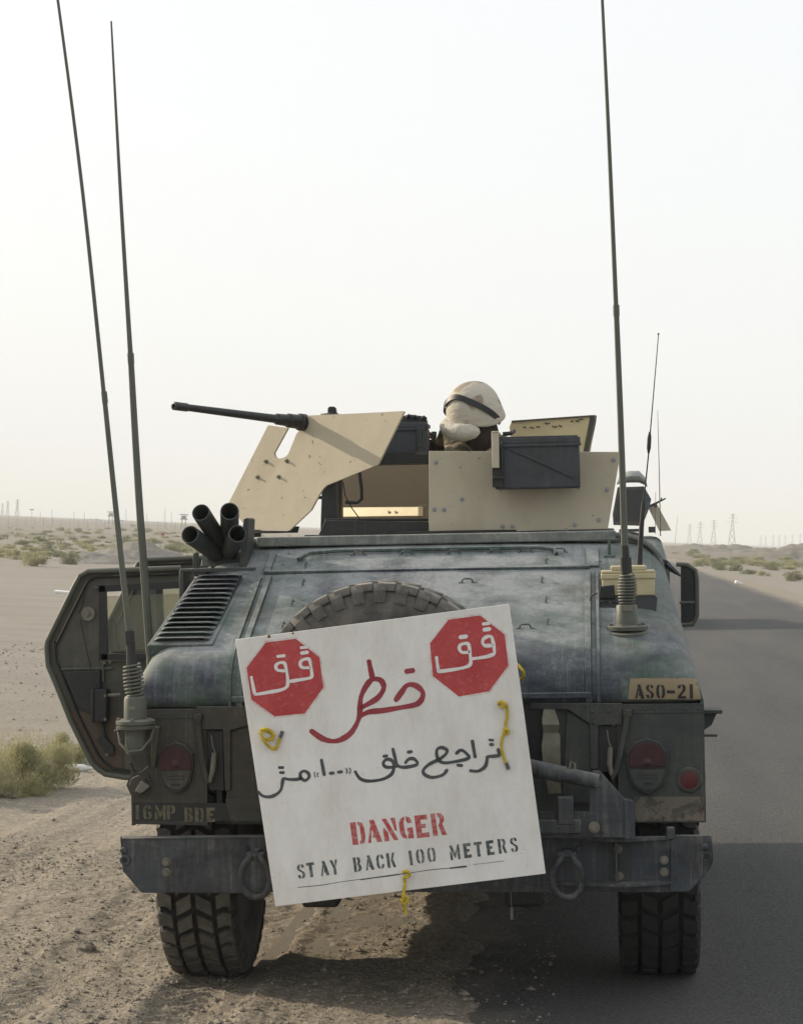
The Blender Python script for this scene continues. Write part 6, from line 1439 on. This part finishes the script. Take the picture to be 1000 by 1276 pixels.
# ------------------------------------------------------------------ plants
def shrub_mesh(n, rx, ry, rz, leaf, seed, mats):
    rng = random.Random(seed); V = []; F = []; mi = []
    cl = [(rng.gauss(0, rx*.42), rng.gauss(0, ry*.42), rng.uniform(.1, .75)*rz, rng.uniform(.18, .42)) for _ in range(16)]
    for k in range(n):
        c = rng.choice(cl); u = Vector((rng.gauss(0, 1), rng.gauss(0, 1), rng.gauss(0, 1))).normalized()*rng.random()**.4
        p = Vector((c[0]+u.x*c[3]*rx, c[1]+u.y*c[3]*ry, max(.01, c[2]+u.z*c[3]*rz)))
        e = (p.x/rx)**2+(p.y/ry)**2+(p.z/rz)**2
        if e > rng.uniform(.8, 1.5): continue
        up = (Vector((p.x*.7, p.y*.7, .6*rz+p.z*.3))+Vector((rng.gauss(0, .3), rng.gauss(0, .3), rng.gauss(0, .25)))*rz).normalized()
        sd = up.orthogonal().normalized(); sd.rotate(Matrix.Rotation(rng.uniform(0, 6.28), 3, up)); l = leaf*rng.uniform(.6, 1.8); w_ = l*.20
        b = len(V); V += [tuple(p-sd*w_*.5), tuple(p+sd*w_*.5), tuple(p+up*l+sd*w_*.2), tuple(p+up*l*1.1-sd*w_*.1)]; F.append((b, b+1, b+2, b+3))
    me = bpy.data.meshes.new('foliage'); me.from_pydata(V, [], F); me.materials.append(mats); 
    st = MB(); rng2 = random.Random(seed+1)
    for c in cl: st.tube([(0, 0, 0), (c[0]*.5, c[1]*.5, c[2]*.6), (c[0]*1.1, c[1]*1.1, c[2]*1.15)], [rz*.022, rz*.012, rz*.004], 4)
    sm2 = st.mesh('stems'); sm2.materials.append(M['twig']); return me, sm2
def shrub(loc, meshes, s, rz, label, group=None):
    e = bpy.data.objects.new('desert_shrub', None); COL.objects.link(e); e.location = loc; e.rotation_euler = (0, 0, rz); e.scale = s if isinstance(s, tuple) else (s, s, s)
    tag(e, label, 'shrub', group)
    a = bpy.data.objects.new('foliage', meshes[0]); COL.objects.link(a); a.parent = e
    b = bpy.data.objects.new('stems', meshes[1]); COL.objects.link(b); b.parent = e
    return e
near_m = [shrub_mesh(26000, 1, 1, 1, .040, 5, M['leaf']), shrub_mesh(18000, 1, 1, 1, .045, 8, M['leaf'])]
far_m = [shrub_mesh(1900, 1, 1, .80, .11, 20+i, M['leaf'] if i % 2 else M['leafdark']) for i in range(4)]
def gl(px, py): p = G(px, py); return on_ground(p.x, p.y)
p = gl(22, 985); shrub(p+Vector((0, .1, -.03)), near_m[0], (.48, .42, .40), .5, 'largest near shrub, pale green, left of the open truck door')
p = gl(86, 950); shrub(p+Vector((0, .0, -.02)), near_m[1], (.27, .25, .24), 2.1, 'small round shrub just under the open truck door, behind the white bottle')
p = gl(-25, 1000); shrub(p+Vector((0, .1, -.02)), near_m[1], (.30, .30, .28), 1.1, 'low shrub cut off by the left edge of the photo')
mid = [(20, 698, 34, 22, 'bushy scrub at the left edge beyond the flat sand'), (40, 706, 44, 34, 'rounded scrub bush left of the first aerial, nearest of the far row'), (87, 704, 34, 28, 'scrub bush on the left between the near bushes and the dirt heap'), (118, 692, 34, 20, 'spreading scrub in front of the dirt heap'), (212, 694, 34, 24, 'scrub bush right of the dirt heap'), (226, 703, 26, 20, 'darker scrub bush beside the launcher tubes'), (98, 664, 14, 10, 'lone dark bush standing on the far plain')]
rng = random.Random(4)
for px, py, wpx, hpx, lab in mid:
    g_ = gl(px, py); d = (g_-CAMLOC).dot(CF); s = d/FPX
    shrub(g_-Vector((0, 0, .05)), far_m[rng.randrange(4)], (wpx*.45*s, wpx*.45*s, hpx*.78*s), rng.uniform(0, 6), lab)
rg = [(867, 707, 22, 14, 'scrub bush nearest the mirror on the right verge'), (896, 711, 26, 18, 'tall scrub bush among the right verge row'), (915, 712, 26, 17, 'wide yellow green scrub on the right verge'), (932, 716, 26, 12, 'low scrub on the right verge, middle of the row'), (950, 718, 22, 11, 'small scrub on the right verge'), (988, 725, 34, 21, 'largest scrub bush at the right edge'), (946, 700, 14, 6, 'small scrub on the right bank')]
for px, py, wpx, hpx, lab in rg:
    g_ = gl(px, py); d = (g_-CAMLOC).dot(CF); s = d/FPX
    shrub(g_-Vector((0, 0, .05)), far_m[rng.randrange(4)], (wpx*.45*s, wpx*.45*s, hpx*.78*s), rng.uniform(0, 6), lab)
for k in range(230):
    left = k < 185
    px = rng.uniform(-12, 262) if left else rng.uniform(858, 1012)
    py = (rng.triangular(654, 701, 690) if left else rng.uniform(688, 706)+(px-860)*.06)
    if left and 105 < px < 200 and py > 684: continue
    g_ = gl(px, py); d = (g_-CAMLOC).dot(CF); s = d/FPX
    if d > 700: continue
    q_ = min(1, max(0, (py-652)/45)); wpx = rng.uniform(8, 16)+rng.uniform(4, 20)*q_; hpx = wpx*rng.uniform(.28, .5)
    shrub(g_-Vector((0, 0, .04)), far_m[rng.randrange(4)], (wpx*.45*s, wpx*.45*s, hpx*.78*s), rng.uniform(0, 6), 'small scrub bush among the many dotting the far plain on the left' if left else 'small scrub bush among those behind the right verge row', 'scrub bushes on the left plain' if left else 'scrub bushes on the right')
# sparse dry tufts as ground cover
def tufts():
    V = []; F = []; r = random.Random(9)
    for k in range(900):
        y = r.uniform(60, 420); x = -r.uniform(2, 1)*0 + r.uniform(-.42*y-8, -6)
        if r.random() < .25: x = r.uniform(9, 9+.13*y)
        if float(fbm(np.array(x*.05), np.array(y*.02), 3)) < -.05: continue
        z = float(gheight(x, y))
        for j in range(14):
            a = r.uniform(0, 6.28); q = r.uniform(0, .45); h = r.uniform(.12, .38); b = len(V); cx = x+q*math.cos(a); cy = y+q*math.sin(a)
            V += [(cx-.04, cy, z-.02), (cx+.04, cy+.02, z-.02), (cx+.1*math.cos(a), cy+.1*math.sin(a), z+h)]; F.append((b, b+1, b+2))
    me = bpy.data.meshes.new('dry_grass'); me.from_pydata(V, [], F); me.materials.append(M['leafdark']); o = bpy.data.objects.new('dry_grass', me); COL.objects.link(o)
    tag(o, 'low dry tufts scattered over the far plain', 'grass', kind='stuff')
tufts()
# litter
p = gl(92, 961); mb = MB(); mb.lathe((0, 0, 0), (1, .35, 0), [(0, .018), (.02, .032), (.16, .034), (.20, .016), (.225, .014), (.23, .002)], 14); o = mb.build('plastic_bottle', simple('white_crushed_plastic', (.62, .62, .60), .4, .15), None, smooth=60); o.location = p+Vector((-.09, 0, .03)); tag(o, 'crushed white plastic bottle lying at the foot of the near shrubs', 'bottle')
p = gl(80, 741); mb = MB(); mb.box((0, 0, .03), (.5, .2, .07), rot=(4, 3, 10)); o = mb.build('litter_scrap', M['white'], None, bevel=.02); o.location = p; tag(o, 'white scrap of litter lying on the flat sand left of the open door', 'litter')
p = gl(920, 727); mb = MB(); mb.box((0, 0, .05), (.3, .2, .12), rot=(4, 20, 10)); o = mb.build('litter_scrap', M['white'], None, bevel=.03); o.location = p; tag(o, 'pale scrap of litter beside the road on the right', 'litter')
for (px, py, s_, lab) in ((106, 1190, .045, 'largest clod of dirt on the lower left shoulder'), (3, 997, .09, 'pale stone at the left edge below the shrubs')):
    p = gl(px, py); mb = MB(); mb.sphere((0, 0, 0), s_, 9, 7, (1, .8, .6))
    mb.v = [tuple(Vector(v)*(1+random.uniform(-.18, .18))) for v in mb.v]; o = mb.build('stone', M['rock'], None, smooth=0); o.location = p+Vector((0, 0, s_*.2)); tag(o, lab, 'stone')

# ------------------------------------------------------------------ far things
def gz(px, D):
    """ground point under image column px at distance D"""
    p = CAMLOC + ray(px, 660)*D; return on_ground(p.x, p.y)
def pylon(px, topy, D, label, group):
    b = gz(px, D); t = CAMLOC+ray(px, topy)*D; h = t.z-b.z; w0 = h*.11; wt = h*.02
    e = bpy.data.objects.new('electricity_pylon', None); COL.objects.link(e); e.location = b; tag(e, label, 'pylon', group)
    r = max(.07, D*.00010); mb = MB(); lv = [0, .22, .42, .58, .72, .84, 1.0]
    def wd(t): return w0*(1-t/.72)+h*.028*(t/.72) if t < .72 else h*.028+(wt-h*.028)*(t-.72)/.28
    for sx in (-1, 1):
        for sy in (-1, 1): mb.tube([(sx*wd(t), sy*wd(t), h*t) for t in lv], r, 4)
    mb.build('leg', M['lattice'], e, smooth=0)
    mb = MB()
    for a, b_ in zip(lv, lv[1:]):
        for sy in (-1, 1):
            mb.tube([(-wd(a), sy*wd(a), h*a), (wd(b_), sy*wd(b_), h*b_)], r*.7, 3); mb.tube([(wd(a), sy*wd(a), h*a), (-wd(b_), sy*wd(b_), h*b_)], r*.7, 3)
    mb.build('brace', M['lattice'], e, smooth=0)
    for t, l in ((.74, .17), (.86, .14), (.96, .10)):
        mb = MB(); mb.tube([(-l*h, 0, h*t), (0, 0, h*(t+.02)), (l*h, 0, h*t)], r, 4); mb.build('crossarm', M['lattice'], e, smooth=0)
for px, ty, D, lab in ((912, 640, 820, 'tallest pylon on the right horizon'), (889, 648, 1050, 'second pylon from the right in the receding row'), (872, 650, 1200, 'third pylon of the receding row on the right'), (859, 653, 1400, 'fourth pylon of the receding row, nearest the truck roof')): pylon(px, ty, D, lab, 'pylons receding on the right')
for px, ty, D, lab in ((20.5, 622, 1000, 'clearest pylon on the left horizon'), (8.5, 624, 1250, 'faint pylon left of the clearest one'), (2, 627, 1400, 'faintest pylon at the left edge')): pylon(px, ty, D, lab, 'pylons on the left horizon')
for k, (px, ty) in enumerate(((948, 667), (954, 668), (963.5, 666), (971, 666.5), (978.5, 667), (987.5, 666), (997, 665))): pylon(px, ty, 2300, ('leftmost', 'second from left', 'third from left', 'middle', 'third from right', 'second from right', 'rightmost')[k]+' tiny pylon in the faint row right of the tallest one', 'faint far pylons')
def pole(px, topy, D, label, name='utility_pole', group=None, r=None, x2=None, topbox=False):
    b = gz(px, D); t = CAMLOC+ray(x2 or px, topy)*D; mb = MB(); r = r or D*.00014; mb.tube([(0, 0, 0), tuple(t-b)], [r, r*.7], 6)
    if topbox: q = t-b; mb.box(q, (D*.0016, D*.0016, D*.0006))
    o = mb.build(name, M['lattice'], None); o.location = b; tag(o, label, 'pole', group)
pole(205.5, 633, 520, 'tallest dark pole on the left horizon, left of the launcher tubes')
pole(841, 643, 700, 'slanting mast beside the far pylons, just right of the truck roof', 'radio_mast', x2=844)
for kk, (px, ty, tb) in enumerate(((39.5, 635, True), (50, 637, False), (64.5, 635, True), (92, 637, True), (105, 638, False), (157, 634, False), (183, 640, False), (213.5, 638, True))): pole(px, ty, 600, ('leftmost', 'second', 'third', 'fourth', 'fifth', 'sixth', 'seventh', 'rightmost')[kk]+' short thin pole of the row on the left horizon, counted from the left', group='poles on the left horizon', topbox=tb and px < 45)
def tower(px, topy, D, s, label):
    b = gz(px, D); t = CAMLOC+ray(px, topy)*D; h = t.z-b.z; e = bpy.data.objects.new('watchtower', None); COL.objects.link(e); e.location = b; tag(e, label, 'watchtower')
    w_ = s*D/FPX
    for sx in (-1, 1):
        for sy in (-1, 1): mb = MB(); mb.tube([(sx*w_*.30, sy*w_*.3, 0), (sx*w_*.24, sy*w_*.24, h*.55)], w_*.04, 4); mb.build('leg', M['fence'], e)
    mb = MB(); mb.box((0, 0, h*.63), (w_*.6, w_*.6, h*.22)); mb.build('cabin', M['fence'], e)
    mb = MB(); mb.box((0, 0, h*.55), (w_*.95, w_*.95, h*.05)); mb.build('platform', M['fence'], e)
    mb = MB(); mb.box((0, 0, h*.80), (w_, w_, h*.06)); mb.tube([(0, 0, h*.8), (0, 0, h*1.15)], w_*.012, 4); mb.build('roof', M['lattice'], e)
tower(137.5, 634, 560, 8, 'watchtower between the two left aerials, beside the white sheds'); tower(228.5, 637, 520, 9, 'watchtower just above the left launcher tube')
for px, w_, h_, lab in ((115, 4, 2.4, 'leftmost of the tiny white sheds on the horizon'), (121, 6, 2.8, 'tiny white shed right of the leftmost one'), (128, 5, 2.0, 'tiny white shed beside the watchtower'), (152, 8, 2.6, 'low white shed right of the first watchtower')):
    D = 640; b = gz(px, D); s = D/FPX; e = bpy.data.objects.new('far_shed', None); COL.objects.link(e); e.location = b+Vector((0, 0, 0)); tag(e, lab, 'shed')
    mb = MB(); mb.box((0, 0, h_*s*.6), (w_*s, 4, h_*s*1.2)); mb.build('wall', M['white'], e); mb = MB(); mb.prism([(-w_*s*.52, -2.1, h_*s*1.2), (w_*s*.52, -2.1, h_*s*1.2), (0, -2.1, h_*s*1.45)], (0, 4.2, 0)); mb.build('roof', M['lattice'], e)
# long wire fence on the left plain
fe = bpy.data.objects.new('wire_fence', None); COL.objects.link(fe); fa = gz(-12, 400); fb = gz(262, 400); fe.location = fa; tag(fe, 'long wire fence with thin posts crossing the left plain', 'fence')
pm = MB(); pm.tube([(0, 0, 0), (0, 0, 1.7)], .035, 4); pmesh = pm.mesh('fence_post'); pmesh.materials.append(M['fence'])
for k in range(26):
    t = k/25; x = fa.x+(fb.x-fa.x)*t; y = fa.y+(fb.y-fa.y)*t; o = bpy.data.objects.new('fence_post', pmesh); COL.objects.link(o); o.parent = fe; q = on_ground(x, y)-fa; o.location = q
for hz in (.5, 1.0, 1.6):
    mb = MB(); mb.tube([on_ground(fa.x+(fb.x-fa.x)*k/25, fa.y+(fb.y-fa.y)*k/25)-fa+Vector((0, 0, hz)) for k in range(26)], .014, 3); mb.build('fence_wire', M['fence'], fe)
b = gz(203, 250); mb = MB(); mb.bx(-.22, .22, -.02, .02, .25, .55); o = mb.build('red_board', simple('faded_red_board', (.30, .06, .05), .8), None); o.location = b; tag(o, 'small red board standing on the left plain below the horizon', 'sign')
# far ridge on the left: earth bank along the horizon
# ------------------------------------------------------------------ the air
mb = MB(); mb.bx(-3500, 3500, -200, 4200, -6.5, 52); hz = mb.build('haze', None, None, smooth=0); tag(hz, kind='stuff')
hmat = bpy.data.materials.new('pale_dust_haze'); hmat.use_nodes = True; ht = hmat.node_tree; ht.nodes.clear()
ho = ht.nodes.new('ShaderNodeOutputMaterial'); hv = ht.nodes.new('ShaderNodeVolumePrincipled'); hv.inputs['Density'].default_value = .0006; hv.inputs['Color'].default_value = (.84, .87, .89, 1); hv.inputs['Anisotropy'].default_value = .0
ht.links.new(hv.outputs[0], ho.inputs['Volume']); hz.data.materials.append(hmat)
